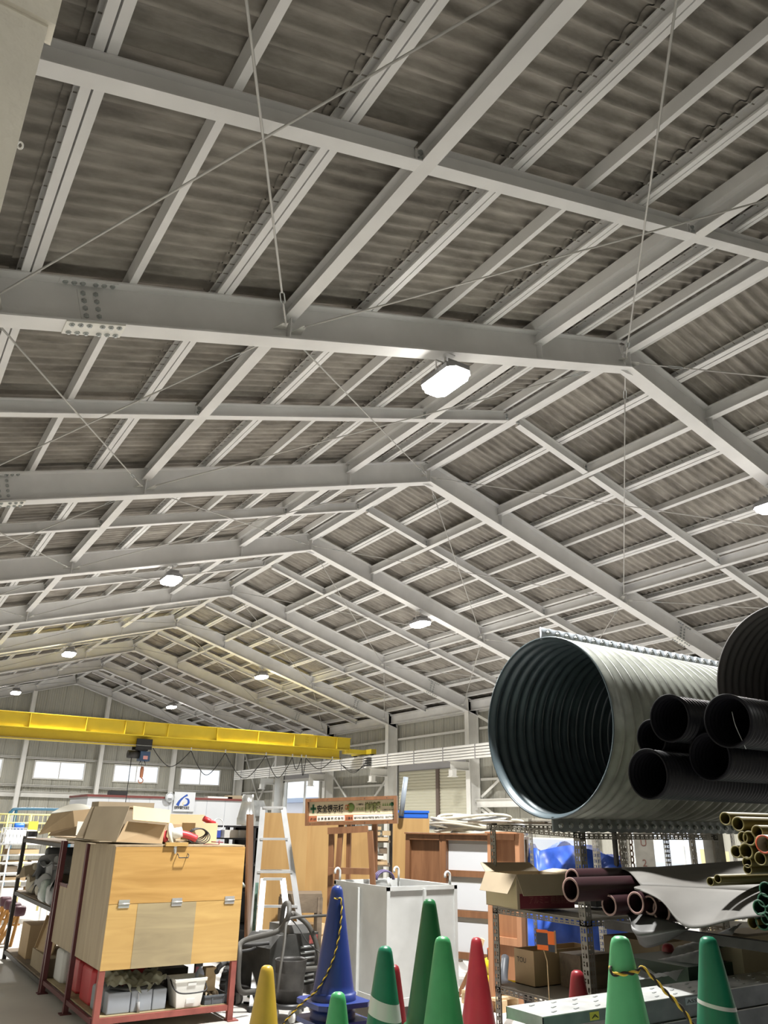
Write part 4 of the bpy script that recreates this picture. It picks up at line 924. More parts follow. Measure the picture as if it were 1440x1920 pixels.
# aluminium step ladders
def stepladder(label, ulT, urT, vT, ulB, urB, vB, d, rungs, back=.35):
    zT = at((ulT+urT)/2, vT, d=d).z; zB = 0.0
    a = at(ulT, vT, d=d); b = at(urT, vT, d=d); e = at(ulB, vB, d=d-.25); f = at(urB, vB, d=d-.25)
    # extend the stiles down to the floor
    def tofloor(t_, q): k = t_.z/(t_.z-q.z); return t_+(q-t_)*k
    e = tofloor(a, e); f = tofloor(b, f); r = thing('step_ladder', label, 'ladder', ((e+f)/2), 'aluminium step ladders')
    ux = (b-a).normalized(); n = Vector((-ux.y, ux.x, 0)).normalized()
    for p, q in ((a, e), (b, f)):
        mb = MB(); mb.bar(p, q, .055, .024, ux.cross(p-q)); mb.build('stile', alu, r)
        mb = MB(); mb.bar(p+n*.05, Vector((q.x, q.y, 0))+n*(.05+back)*1.6, .045, .02, ux.cross(p-q)); mb.build('rear_stile', alu, r)
        mb = MB(); mb.box((q.x, q.y, .02), (.07, .06, .04)); mb.build('foot', blackrub, r)
    for i in range(rungs+1):
        t_ = i/(rungs+.35); l = a.lerp(e, t_); g_ = b.lerp(f, t_)
        mb = MB(); mb.bar(l, g_, .05, .022); mb.build('step' if i else 'top_step', alu, r)
        if i and i % 2 == 0:
            mb = MB(); o1 = n*(.05+(back*1.6)*t_); mb.bar(l+o1, g_+o1, .03, .018); mb.build('rear_rung', alu, r)
    return r
stepladder('tall aluminium step ladder leaning against the orange plywood', 493, 531, 1514, 474, 564, 1740, 8.9, 5)
stepladder('short aluminium step ladder folded in front of the tall one', 494, 530, 1648, 486, 541, 1740, 8.4, 2, .12)
mb = MB(); a = at(482, 1655, d=8.5); mb.bar(a, Vector((a.x-.05, a.y-.1, 0)), .03, .03); tag(mb.build('green_pole', mat('weathered_green_paint', (.10, .19, .15), .6, var=.5, scale=20)), 'worn green pole standing against the left side of the ladders', 'pole')

# ---------------------------------------------------------------- safety notice sign on a wooden easel
SD = 8.3
A = at(577, 1505, d=SD+.25); B = at(747, 1492, d=SD-.05)
ux = (B-A); ux.z = 0; W_ = ux.length; ux.normalize(); n = Vector((ux.y, -ux.x, 0)); UP = Vector((0, 0, 1))
zT = (A.z+B.z)/2; zBt = (at(578, 1549, d=SD+.25).z+at(747, 1551, d=SD-.05).z)/2; O = Vector((A.x, A.y, zBt)); H_ = zT-zBt
tilt = (B.z-A.z)/W_*.5
ux = (ux+UP*tilt).normalized(); UP = n.cross(ux)*-1 if n.cross(ux).z < 0 else n.cross(ux)
r = thing('safety_notice_sign', 'brown framed safety notice sign with Japanese lettering and a green cross on the wooden easel', 'sign', O)
def pl(x0, x1, z0, z1, t0, t1): return [O+ux*x0+UP*z0-n*t1*-1 if 0 else O+ux*x0+UP*z0+n*t0, O+ux*x1+UP*z0+n*t0, O+ux*x1+UP*z0+n*t1, O+ux*x0+UP*z0+n*t1, O+ux*x0+UP*z1+n*t0, O+ux*x1+UP*z1+n*t0, O+ux*x1+UP*z1+n*t1, O+ux*x0+UP*z1+n*t1]
def sp(nm, m, *a): mb = MB(); mb.hexa(pl(*a)); return mb.build(nm, m, r)
fwid = .032
sp('back_board', mat('sign_cream', (.72, .64, .45), .5), 0, W_, 0, H_, -.01, 0)
sp('frame_side', brownwood, 0, fwid*.8, 0, H_, -.01, .05); sp('frame_side', brownwood, W_-fwid*.8, W_, 0, H_, -.01, .05)
sp('frame_top', brownwood, fwid*.8, W_-fwid*.8, H_-fwid, H_, -.01, .05); sp('frame_bottom', brownwood, fwid*.8, W_-fwid*.8, 0, fwid, -.01, .05)
iw0, iw1 = fwid*.8, W_-fwid*.8; zl0, zl1 = fwid+.006, fwid+.062
rb = mat('sign_terracotta', (.42, .15, .07), .5); wp_ = mat('sign_white_strip', (.78, .75, .66), .5)
def xs_(f): return iw0+(iw1-iw0)*f
sp('red_strip', rb, xs_(0), xs_(1), zl0, zl1, 0, .002)
sp('white_strip', wp_, xs_(.095), xs_(.42), zl0+.002, zl1-.004, .002, .004); sp('white_strip', wp_, xs_(.52), xs_(.995), zl0+.002, zl1-.004, .002, .004)
gx = mat('sign_green', (.02, .13, .06), .5); lg = mat('sign_light_green', (.22, .34, .10), .5); og_ = mat('sign_orange', (.50, .12, .02), .5)
ztx = zl1+.025; hm = H_-fwid-ztx-.02
cx = xs_(.05); mb = MB(); mb.hexa(pl(cx-.010, cx+.010, ztx, ztx+hm*.95, 0, .004)); mb.hexa(pl(cx-.03, cx+.03, ztx+hm*.34, ztx+hm*.62, 0, .004)); mb.build('green_cross', gx, r)
def tx(s_, f0, f1, z, h, m, bold=.02): return text_mesh(s_, h, O+ux*xs_(f0)+UP*z+n*.006, ux, UP, m, r, 'lettering', bold, (xs_(f1)-xs_(f0)))
tx('安全掲示板', .095, .41, ztx, hm*.88, inkb, .028)
tx('CO', .425, .475, ztx+hm*.25, hm*.75, og_, .03)
q = MB(); c = O+ux*xs_(.49)+UP*(ztx+hm*.5)+n*.003; q.lathe([(.0005, .002), (hm*.48, .002), (hm*.48, 0)], 24, c, n); q.build('green_globe', lg, r)
tx('この看板は', .555, .64, ztx+hm*.68, hm*.24, inkb, .02); tx('がんば', .555, .64, ztx+hm*.12, hm*.42, lg, .02)
tx('植林事業', .655, .845, ztx+.0, hm*.98, mat('sign_olive_ink', (.09, .11, .02), .5), .06)
tx('植林事業', .663, .838, ztx+.006, hm*.9, mat('sign_pale_green', (.45, .50, .2), .5), -.005).location += n*.002
q = MB()
for i in range(4):
    c = O+ux*xs_(.865+.024*i)+UP*(ztx+hm*.55)+n*.004; q = MB(); q.add([c-ux*.009, c+ux*.009, c+UP*hm*.38], [(0, 1, 2)]); q.build('little_tree', lg, r)
c = O+ux*xs_(.965)+UP*(ztx+hm*.72)+n*.003; q = MB(); q.lathe([(.0005, .002), (.018, .002), (.018, 0)], 16, c, n); q.hexa(pl(xs_(.965)-.003, xs_(.965)+.003, ztx+hm*.35, ztx+hm*.6, .002, .004)); q.build('tree_mark', gx, r)
tx('に寄付しています', .86, .995, ztx+.0, hm*.22, inkb, .02)
tx('施工者', .02, .085, zl0+.012, .026, inkb); tx('吉 原 産 業 株 式 会 社', .105, .41, zl0+.012, .026, inkb, .02)
tx('工事名', .435, .51, zl0+.012, .026, inkb); tx('道路改良工事安全対策施設 協議会 防災・安全交付金', .53, .985, zl0+.014, .022, inkb, .02)
for fz in (.5*fwid, H_-.5*fwid):
    for fx in (.06, .25, .66, .9):
        mb = MB(); c = O+ux*W_*fx+UP*fz+n*.05; mb.lathe([(.0004, .002), (.004, .002), (.005, 0)], 8, c, n); mb.build('screw', darksteel, r)
# easel
r = thing('wooden_easel', 'reddish brown wooden easel frame standing under the safety notice sign', 'easel', (at(665, 1700, d=8.2).x, at(665, 1700, d=8.2).y, 0))
def strut(nm, p, q, a=.05, b=.035, m=brownwood, par=None):
    mb = MB(); mb.bar(p, q, a, b, (0, 0, 1) if abs((Vector(q)-Vector(p)).normalized().z) < .9 else n); return mb.build(nm, m, par or r)
EL = at(622, 1560, d=8.25); ER = at(694, 1556, d=8.15); nb2 = -n
strut('leg', at(640, 1546, d=8.45), Vector((EL.x-.03, EL.y, 0))+nb2*.15)
strut('leg', EL+Vector((0, 0, .02)), Vector((EL.x-.06, EL.y-.15, 0)))
strut('leg', ER+Vector((0, 0, -.01)), Vector((ER.x+.04, ER.y-.15, 0)))
strut('rail', at(615, 1558, d=8.2), at(690, 1554, d=8.1), .03, .06); strut('rail', at(616, 1632, d=8.15), at(693, 1634, d=8.1), .03, .055)
strut('upright', at(655, 1540, d=8.45), at(652, 1680, d=8.45), .04, .04); strut('upright', at(703, 1540, d=8.4), at(702, 1650, d=8.4), .05, .04)
# shelf of timber seen behind it
r = thing('timber_rack', 'dark shelf rack stacked with timber offcuts behind the easel', 'rack', (at(700, 1700, d=10.6).x, at(700, 1700, d=10.6).y, 0))
cA = at(655, 1700, d=10.8); cB = at(735, 1700, d=10.8); tx_ = (cB-cA); tx_.z = 0; tx_.normalize(); tn = Vector((-tx_.y, tx_.x, 0))
wd = (cB-cA).length
for f in (0, 1):
    for g_ in (0, .6):
        p = Vector((cA.x, cA.y, 0))+tx_*wd*f+tn*g_; mb = MB(); mb.bp((p.x-.025, p.y-.025, 0), (p.x+.025, p.y+.025, 1.62)); mb.build('post', darksteel, r)
def obox(mb, o, a, b, z0, z1, c0, c1):
    P_ = [Vector((o.x, o.y, 0))+tx_*a+tn*c0, Vector((o.x, o.y, 0))+tx_*b+tn*c0, Vector((o.x, o.y, 0))+tx_*b+tn*c1, Vector((o.x, o.y, 0))+tx_*a+tn*c1]
    mb.hexa([p+Vector((0, 0, z0)) for p in P_]+[p+Vector((0, 0, z1)) for p in P_])
for z in (.15, .62, 1.02, 1.30, 1.6):
    mb = MB(); obox(mb, cA, 0, wd, z-.02, z, 0, .6); mb.build('shelf', timber_d, r)
rr = random.Random(3); OFFC = {}
n_off = 0
for z in (.15, .62, 1.02, 1.30):
    x = .03; 
    for lay in range(3):
        x = .02+.03*rr.random()
        while x < wd-.12:
            w_ = .07+.10*rr.random(); hh = .03+.03*rr.random()
            mb = MB(); obox(mb, cA, x, min(wd-.02, x+w_), z+lay*.065, z+lay*.065+hh, -.04*rr.random(), .5); x += w_+.02+.03*rr.random(); n_off += 1
            cnt = OFFC.get((z, lay), 0); OFFC[(z, lay)] = cnt+1
            tag(mb.build('timber_offcut', [timber, card_l, timber_d, paper][n_off % 4 if n_off % 7 else 3]), 'timber offcut %s from the left, %s layer, %s behind the easel' % (ORD[cnt], ['bottom', 'middle', 'top'][lay], {.15: 'lowest shelf', .62: 'second shelf', 1.02: 'third shelf', 1.30: 'top shelf'}[z]), 'timber', 'timber offcuts behind the easel')
# blue tray on top of the plywood
p = at(748, 1534, d=9.75); q = at(803, 1534, d=9.75)
tu = (q-p); tu.z = 0; tl = tu.length; tu.normalize(); tnn = Vector((-tu.y, tu.x, 0))
r = thing('blue_crate', 'bright blue plastic crate resting on top of the plywood sheet right of the sign', 'crate', ((p+q)/2))
def ob(nm, m, o, u_, v_, a, b, c0, c1, z0, z1, par):
    mb = MB(); P_ = [o+u_*a+v_*c0, o+u_*b+v_*c0, o+u_*b+v_*c1, o+u_*a+v_*c1]; mb.hexa([k+Vector((0, 0, z0)) for k in P_]+[k+Vector((0, 0, z1)) for k in P_]); return mb.build(nm, m, par)
blue = mat('blue_plastic', (.02, .13, .60), .4)
for (a, b, c0_, c1_, z0, z1) in ((0, tl, 0, .4, .0, .012), (0, tl, 0, .01, 0, .085), (0, tl, .39, .4, 0, .085), (0, .01, 0, .4, 0, .085), (tl-.01, tl, 0, .4, 0, .085), (-.012, tl+.012, -.012, 0, .06, .085)): ob('crate_wall', blue, p, tu, tnn, a, b, c0_, c1_, z0, z1, r)
mb = MB(); s0 = at(752, 1530, d=9.6); s1 = at(761, 1457, d=9.6); mb.tube([s0, s1], .03, 10); tag(mb.build('grey_pipe', mat('grey_blue_pipe', (.27, .31, .36), .4)), 'grey blue pipe sticking up behind the blue crate', 'pipe')
mb = MB(); mb.tube([at(805, 1550, d=10.3), at(850, 1551, d=10.0)], .035, 10); tag(mb.build('grey_pipe', mat('grey_blue_pipe', (.27, .31, .36), .4)), 'short grey pipe lying beside the coiled cream hose', 'pipe')
# support table for hose and crates behind the boards
r = thing('work_bench', 'bench hidden behind the notice boards carrying the coiled hose', 'bench', (at(850, 1600, d=10.1).x, at(850, 1600, d=10.1).y, 0))
pb = at(800, 1566, d=10.0); qb = at(940, 1566, d=9.5); u2 = (qb-pb); u2.z = 0; l2 = u2.length; u2.normalize(); n2_ = Vector((-u2.y, u2.x, 0))
ob('tabletop', timber_d, pb, u2, n2_, 0, l2, 0, .7, -.03, 0, r)
for a_ in (0, l2-.06):
    for b2 in (.02, .64): ob('leg', timber_d, pb, u2, n2_, a_, a_+.06, b2, b2+.05, -pb.z, -.03, r)
hosem = mat('cream_hose', (.60, .56, .46), .6)
ho = thing('hose_coil', 'heap of coiled cream hose on the bench above the notice boards', 'hose', (pb+qb)/2+n2_*.3)
rr = random.Random(5); mid = pb+u2*(l2*.5)+n2_*.3
for j in range(14):
    R1 = .30+.12*rr.random(); cc = mid+u2*rr.uniform(-.25, .25)+n2_*rr.uniform(-.05, .05); zz = .03+.014*j; ph = rr.random()*6
    mb = MB(); mb.tube([cc+u2*math.cos(a)*R1*1.2+n2_*math.sin(a)*R1*.6+Vector((0, 0, zz+.025*math.sin(a*2+ph))) for a in [math.tau*i/28 for i in range(28)]], .016, 7, closed=True); mb.build('hose_loop', hosem if j % 4 else mat('grey_hose_pale', (.45, .46, .47), .5), ho)

# brown notice boards with white papers
def notice(label, ul, ur, vt, d, dr, m_face, bars, col=brownwood, lean=.06, vb=1840):
    a, b, c, e, ux, n = board('', '', '', ul, ur, vt, vb, d, dr, lean=lean, zbot=0)
    r = thing('notice_board', label, 'notice board', (a+b)/2, 'brown framed notice boards')
    up = (e-a); Hh = up.length; up.normalize(); Wd = (b-a).length
    def bx(nm, m, x0, x1, z0, z1, t0, t1):
        mb = MB(); P_ = [a+ux*x+up*z+n*t_ for z in (z0, z1) for (x, t_) in ((x0, t0), (x1, t0), (x1, t1), (x0, t1))]; mb.hexa(P_); return mb.build(nm, m, r)
    bx('back_panel', m_face, 0, Wd, .25, Hh, -.012, 0)
    for x0, x1 in ((0, .05), (Wd-.05, Wd)): bx('stile', col, x0, x1, 0, Hh, 0, .06)
    bx('top_rail', col, .05, Wd-.05, Hh-.055, Hh, 0, .07)
    bx('hood', col, 0, Wd, Hh, Hh+.015, -.012, .10)
    for vz in bars:
        z = (at((ul+ur)/2, vz, d=(d+dr)/2).z)*Hh/(e.z-a.z); bx('cross_rail', col, .05, Wd-.05, z-.03, z+.03, 0, .03)
    return r, a, ux, up, n, Wd, Hh, bx
r1, a1, ux1, up1, n1, W1, H1, bx1_ = notice('brown framed notice board with a bare wooden back, left of the white papered one', 760, 834, 1564, 9.1, 8.95, brownwood, ())
r2, a2, ux2, up2, n2, W2, H2, bx2_ = notice('brown framed notice board with large white sheets between brown rails', 830, 985, 1566, 8.95, 8.6, mat('grey_board', (.40, .40, .38), .6), (1640, 1716, 1795))
for (v0, v1) in ((1583, 1634), (1658, 1708), (1732, 1790)):
    z0 = at(905, v1, d=8.8).z*H2/1.45*1.0; z1 = at(905, v0, d=8.8).z; z0 = at(905, v1, d=8.8).z
    bx2_('white_sheet', white_p, .055, W2-.055, z0, z1, .001, .004)
r3, a3, ux3, up3, n3, W3, H3, bx3_ = notice('narrow reddish framed board seen through the steel rack', 918, 980, 1563, 8.0, 7.8, redwood, (1765,), col=woodmat('light_reddish_frame', (.42, .21, .11), (.32, .15, .075), 'z', .5))
mb = MB(); mb.bar(at(905, 1760, d=8.3), Vector((at(870, 1870, d=8.3).x, at(870, 1870, d=8.3).y, 0)), .06, .04); tag(mb.build('wooden_prop', timber), 'slanting pale wooden prop behind the red cone', 'timber')
mb = MB(); mb.bar(at(895, 1790, d=8.5), Vector((at(858, 1865, d=8.5).x, at(858, 1865, d=8.5).y, 0)), .05, .035); tag(mb.build('wooden_prop', brownwood), 'slanting brown wooden prop behind the tall red cone', 'timber')

# ---------------------------------------------------------------- welding machine, bucket and hoses
WD = 7.9
def g3(u, v, d=WD): return at(u, v, d=d)
r = thing('welding_machine', 'sooty dark metal welding machine on castors behind the yellow cone', 'welding machine', (g3(550, 1860).x, g3(550, 1860).y, 0))
a = g3(500, 1885, 7.75); b = g3(592, 1870, 8.1); a.z = 0; b.z = 0; u_ = (b-a).normalized(); v_ = Vector((-u_.y, u_.x, 0)); Lw = (b-a).length
zt1 = g3(520, 1755, 7.8).z; zt2 = g3(500, 1778, 7.8).z
prof = [(0, .16), (Lw, .16), (Lw, zt1), (.10, zt1), (0, zt2)]
mb = MB(); vs = [a+u_*p+Vector((0, 0, q)) for p, q in prof]+[a+u_*p+v_*.42+Vector((0, 0, q)) for p, q in prof]
mb.add(vs, [(0, 1, 2, 3, 4), (9, 8, 7, 6, 5)]+[(i, i+5, (i+1) % 5+5, (i+1) % 5) for i in range(5)], False)
soot = mat('sooty_grey_panel', (.05, .05, .047), .55, .2, var=.45, scale=6, detail=9); mb.build('casing', soot, r)
for j in range(7):
    z = zt1-.11-.045*j; mb = MB(); q0 = a+u_*(Lw*.62)-v_*.006; q1 = a+u_*(Lw*.92)-v_*.006; mb.tube([Vector((q0.x, q0.y, z)), Vector((q1.x, q1.y, z))], .010, 6); mb.build('vent_louvre', galv, r)
mb = MB(); P0 = a+u_*(Lw*.80)-v_*.004; mb.hexa([P0+Vector((0, 0, zt1-.09)), P0+u_*.10+Vector((0, 0, zt1-.09)), P0+u_*.10+v_*.002+Vector((0, 0, zt1-.09)), P0+v_*.002+Vector((0, 0, zt1-.09)), P0+Vector((0, 0, zt1-.02)), P0+u_*.10+Vector((0, 0, zt1-.02)), P0+u_*.10+v_*.002+Vector((0, 0, zt1-.02)), P0+v_*.002+Vector((0, 0, zt1-.02))]); mb.build('red_label', mat('faded_red_label', (.28, .07, .06), .6, var=.4, scale=30), r)
ob('control_box', mat('dull_grey_case', (.17, .17, .165), .5), Vector((a.x, a.y, 0)), u_, v_, Lw*.45, Lw*.85, .05, .35, zt1, zt1+.07, r)
ob('base_frame', darksteel, Vector((a.x, a.y, 0)), u_, v_, -.05, Lw+.05, -.02, .46, .10, .16, r)
for p in (a+u_*.02, a+u_*(Lw-.02), a+v_*.42, a+v_*.42+u_*Lw):
    mb = MB(); mb.cyl(p+Vector((0, 0, .05))-u_*.02, p+Vector((0, 0, .05))+u_*.02, .05, 16); mb.build('castor', mat('grey_wheel', (.35, .34, .32), .5), r)
r = thing('metal_bucket', 'black dented metal bucket standing in front of the welding machine', 'bucket', (g3(545, 1885, 7.45).x, g3(545, 1885, 7.45).y, .13))
c = g3(542, 1875, 7.45); c.z = .13; zt_ = g3(542, 1800, 7.45).z-.13
mb = MB(); mb.lathe([(.0001, 0), (.108, 0), (.112, zt_*.3), (.118, zt_*.33), (.118, zt_*.36), (.115, zt_*.40), (.123, zt_*.7), (.128, zt_*.72), (.126, zt_*.75), (.132, zt_), (.138, zt_+.006), (.132, zt_+.01), (.125, zt_-.01), (.108, .01), (.0001, .01)], 28, c); mb.build('bucket_body', darksteel, r)
tag_ = thing('castor_trolley', 'small black trolley with castors under the metal bucket', 'trolley', (c.x, c.y, 0))
mb = MB(); mb.lathe([(.0001, .10), (.15, .10), (.15, .13), (.0001, .13)], 20, (c.x, c.y, 0)); mb.build('platform', black, tag_)
for a_ in (0.3, 2.4, 4.5):
    mb = MB(); p = Vector((c.x+.11*math.cos(a_), c.y+.11*math.sin(a_), .045)); mb.cyl(p-Vector((.012, 0, 0)), p+Vector((.012, 0, 0)), .045, 14); mb.build('castor', whitepl, tag_)
hoses = [
 ('thick grey hose arching over the top of the welding machine', [(585, 1892, 7.8), (597, 1830, 7.8), (598, 1790, 7.9), (580, 1738, 7.9), (552, 1714, 7.9), (545, 1716, 7.8)], .022, grey_hose),
 ('long dark hose looping from the left round the front of the welder', [(478, 1860, 7.6), (449, 1855, 7.5), (449, 1790, 7.5), (456, 1765, 7.6), (510, 1750, 7.6), (528, 1740, 7.6), (541, 1715, 7.5), (541, 1694, 7.6), (532, 1700, 7.8), (527, 1740, 7.9)], .022, grey_hose),
 ('thin grey hose rising in front of the welding machine and running right', [(520, 1860, 7.3), (524, 1830, 7.3), (533, 1770, 7.4), (538, 1730, 7.5), (556, 1720, 7.6), (620, 1716, 8.0)], .012, grey_hose),
 ('straight dark hose pair running left from the welder', [(430, 1772, 7.9), (470, 1772, 7.8), (505, 1768, 7.8)], .015, blackrub),
 ('grey pipe running right from the bucket behind the blue cone', [(565, 1818, 7.5), (600, 1815, 7.6), (625, 1815, 7.7)], .02, grey_hose),
 ('black hose bent low beside the red rack post', [(430, 1790, 7.9), (446, 1785, 7.9), (470, 1781, 7.9), (480, 1776, 7.9)], .013, blackrub),
 ('thin black cable drooping over the front of the welder', [(541, 1718, 7.6), (560, 1740, 7.6), (575, 1765, 7.6), (590, 1778, 7.7), (602, 1788, 7.7)], .005, blackrub)]
for lab, pts, rad, m_ in hoses:
    mb = MB(); mb.tube(catm([g3(*p) for p in pts], 8), rad, 8); tag(mb.build('hose', m_), lab, 'hose')
mb = MB(); mb.tube([Vector((-3.3, 2.3, .012)), Vector((-3.1, 2.1, .012)), Vector((-2.9, 2.15, .012)), Vector((-2.7, 1.7, .012)), Vector((-2.95, 1.5, .012))], .010, 6); tag(mb.build('floor_cable', blackrub), 'black cable lying on the floor under the welding machine', 'cable')
r = thing('barrow_wheel', 'black knobbly barrow wheel behind the front rack post', 'wheel', (-3.42, 2.3, 0))
c = Vector((-3.40, 2.35, .17)); mb = MB()
mb.lathe([(.10, -.035), (.155, -.04), (.17, -.02), (.17, .02), (.155, .04), (.10, .035)], 30, c, (.6, -.8, 0)); 
mb.build('tyre', blackrub, r)
wx = Vector((.6, -.8, 0)); wu = Vector((.8, .6, 0))
for k in range(24):
    a_ = math.tau*k/24; mb = MB(); pc = c+(wu*math.cos(a_)+Vector((0, 0, 1))*math.sin(a_))*.168; mb.bar(pc-wx*.03, pc+wx*.03, .018, .012, pc-c); 
    if k == 0: tr0 = mb.build('tread_block', blackrub, r)
    else: mb.build('tread_block', blackrub, r)
mb = MB(); mb.lathe([(.0001, -.03), (.10, -.02), (.10, .02), (.0001, .03)], 20, c, (.6, -.8, 0)); mb.build('hub', darksteel, r)
mb = MB(); mb.tube(catm([g3(428, 1822, 7.7), g3(440, 1812, 7.7), g3(425, 1805, 7.8), g3(412, 1812, 7.7), g3(406, 1822, 7.6)]), .022, 8); tag(mb.build('hose', blackrub), 'short black hose curl above the barrow wheel', 'hose')

# dark shelf behind the cupboard with the silver duct
r = thing('storage_rack', 'black storage rack behind the plywood cupboard with the silver duct on top', 'rack', (at(440, 1650, d=10.5).x, at(440, 1650, d=10.5).y, 0))
pA = at(385, 1560, d=11.0); pB = at(476, 1560, d=10.4); ux = pB-pA; ux.z = 0; Lr = ux.length; ux.normalize(); nn = Vector((-ux.y, ux.x, 0)); zr = at(430, 1548, d=10.7).z
base = Vector((pA.x, pA.y, 0))
for f in (0, Lr*.42, Lr-.04):
    for g_ in (0, .5): ob('post', black, base, ux, nn, f, f+.04, g_, g_+.04, 0, zr, r)
for z in (zr-.02, zr-.16, zr-.45, zr-.75, .3): ob('shelf', black, base, ux, nn, 0, Lr, 0, .54, z, z+.02, r)
ob('back_sheet', mat('black_sheet', (.012, .012, .013), .7), base, ux, nn, 0, Lr, .54, .55, 0, zr, r)
r = thing('duct_reducer', 'shiny tapered galvanised duct standing on the black rack', 'duct', at(462, 1545, d=10.4))
p = at(461, 1547, d=10.45); k_ = 10.45/1447*.93; 
shiny = mat('shiny_zinc', (.60, .61, .60), .28, .75, var=.12, scale=7)
mb = MB(); hh = at(461, 1490, d=10.45).z-p.z
mb.lathe([(.115, 0), (.118, hh*.22), (.112, hh*.24), (.075, hh*.72), (.078, hh*.74), (.072, hh*.78), (.070, hh), (.066, hh), (.066, hh*.75), (.11, hh*.22), (.11, 0)], 28, p); mb.build('duct_body', shiny, r)
for (u, w_, c_, nm) in ((398, .16, (.05, .10, .5), 'blue'), (432, .22, (.72, .72, .70), 'white'), (452, .10, (.7, .72, .74), 'pale')):
    q = at(u, 1560, d=10.7); mb = MB(); mb.box((q.x, q.y, zr-.14+.045), (w_, .16, .09)); tag(mb.build('small_box', mat(nm+'_box', c_, .5)), '%s box on the second shelf of the black rack' % nm, 'box')
mb = MB(); q = at(488, 1508, d=11.5); mb.hexa([q+Vector(v3) for v3 in ((-.15, 0, -.15), (.15, 0, -.15), (.15, .3, -.15), (-.15, .3, -.15), (-.12, 0, .05), (.05, 0, .05), (.05, .3, .05), (-.12, .3, .05))]); mb.bp((q.x-.1, q.y+.1, 0), (q.x+.1, q.y+.2, q.z-.15)); tag(mb.build('sheet_metal_cap', galv), 'bent sheet metal piece behind the silver duct', 'sheet metal')
c = at(447, 1662, d=9.9); mb = MB(); mb.lathe([(.0001, .05), (.05, .045), (.085, .0), (.09, -.01), (.0001, -.01)], 18, c); mb.bp((c.x-.03, c.y+.0, 0), (c.x+.03, c.y+.06, c.z-.01)); tag(mb.build('helmet_stand', mat('pale_green_helmet', (.45, .60, .52), .4)), 'pale green helmet on a post beside the cupboard', 'helmet')

# ---------------------------------------------------------------- crane
yel = mat('crane_yellow', (.66, .50, .035), .45, var=.05, scale=3)
CY_ = 16.3
r = thing('bridge_crane', 'yellow overhead bridge crane spanning the hall below the roof', 'crane', (0, CY_, 3.4))
mb = MB(); mb.ext(Hsec(.36, .16, .012, .008), (-6.0, CY_+.0, 3.585), (5.95, CY_, 3.585)); mb.build('front_girder', yel, r)
mb = MB(); mb.ext(Hsec(.40, .26, .016, .01), (-5.9, CY_+.30, 3.33), (5.75, CY_+.30, 3.33)); mb.build('main_beam', yel, r)
mb = MB(); mb.bp((-6.0, CY_-.02, 3.583), (5.75, CY_+.32, 3.592)); mb.build('tie_plate', yel, r)
for x in (-4.8, -3.3, -1.95, -.95, -.45, .2, 1.6, 2.85, 4.0, 4.75, 5.45):
    mb = MB(); mb.bp((x-.006, CY_-.078, 3.597), (x+.006, CY_-.004, 3.933)); mb.build('stiffener', yel, r)
for i in range(6):
    for j in range(2):
        mb = MB(); bolt(mb, (4.28+.07*i, CY_-.03+.06*j, 3.945), (0, 0, 1)); mb.build('bolt', yel, r)
for i in range(4):
    for j in range(2):
        mb = MB(); bolt(mb, (4.42+.07*j, CY_-.004, 3.64+.075*i), (0, -1, 0)); mb.build('bolt', yel, r)
for sx in (1, -1):
    x = XC+.1 if sx > 0 else -6.0
    mb = MB(); mb.bp((x-.09, CY_-.35, 3.50), (x+.09, CY_+.85, 3.64)); mb.bp((min(x, sx*5.9), CY_-.05, 3.50), (max(x, sx*5.9), CY_+.4, 3.62)); mb.build('end_truck', yel, r)
    for y in (CY_-.25, CY_+.75):
        mb = MB(); mb.cyl((x-.04, y, 3.545), (x+.04, y, 3.545), .085, 16); mb.build('wheel', darksteel, r)
# hoist
bluep = mat('hoist_blue', (.045, .085, .17), .4)
r = thing('chain_hoist', 'dark blue electric hoist hanging from the yellow crane beam', 'hoist', (-.38, CY_+.3, 3.0))
hx = -.36; hy = CY_+.3
mb = MB(); mb.bp((hx-.2, hy-.20, 3.25), (hx+.22, hy-.15, 3.52)); mb.bp((hx-.2, hy+.15, 3.25), (hx+.22, hy+.20, 3.52)); mb.bp((hx-.12, hy-.15, 3.22), (hx+.14, hy+.15, 3.28)); mb.build('trolley', black, r)
mb = MB(); mb.bp((hx-.06, hy-.20, 2.96), (hx+.20, hy+.10, 3.20)); mb.bp((hx-.04, hy-.12, 3.18), (hx+.1, hy+.1, 3.24)); mb.build('gear_case', bluep, r)
mb = MB(); mb.cyl((hx-.36, hy-.05, 3.12), (hx-.06, hy-.05, 3.12), .10, 20); mb.build('motor', darksteel, r)
mb = MB(); mb.bp((hx+.02, hy-.204, 3.0), (hx+.14, hy-.20, 3.09)); mb.build('pink_label', mat('pink_label', (.75, .35, .33), .5), r)
mb = MB(); mb.tube([(hx-.02, hy-.15, 2.96), (hx-.06, hy-.15, 2.86), (hx+.12, hy-.15, 2.86), (hx+.08, hy-.15, 2.96)], .012, 6); mb.build('guard_bar', black, r)
mb = MB(); mb.tube([(hx+.03, hy-.1, 2.96), (hx+.03, hy-.1, 2.62)], .006, 6); mb.build('chain', mat('chain', (.3, .28, .25), .4, .8), r)
mb = MB(); mb.lathe([(.0001, .02), (.035, .02), (.045, .05), (.05, .22), (.035, .30), (.0001, .30)], 14, (hx+.06, hy-.1, 2.52)); mb.build('hook_block', mat('orange_hook_block', (.55, .22, .12), .5), r)
mb = MB(); mb.tube([(hx+.06+.06*math.sin(a_)*1.0, hy-.1, 2.47+.06*math.cos(a_)) for a_ in [math.radians(q) for q in range(0, 290, 24)]], .013, 8); mb.build('hook', mat('orange_hook_block', (.55, .22, .12), .5), r)
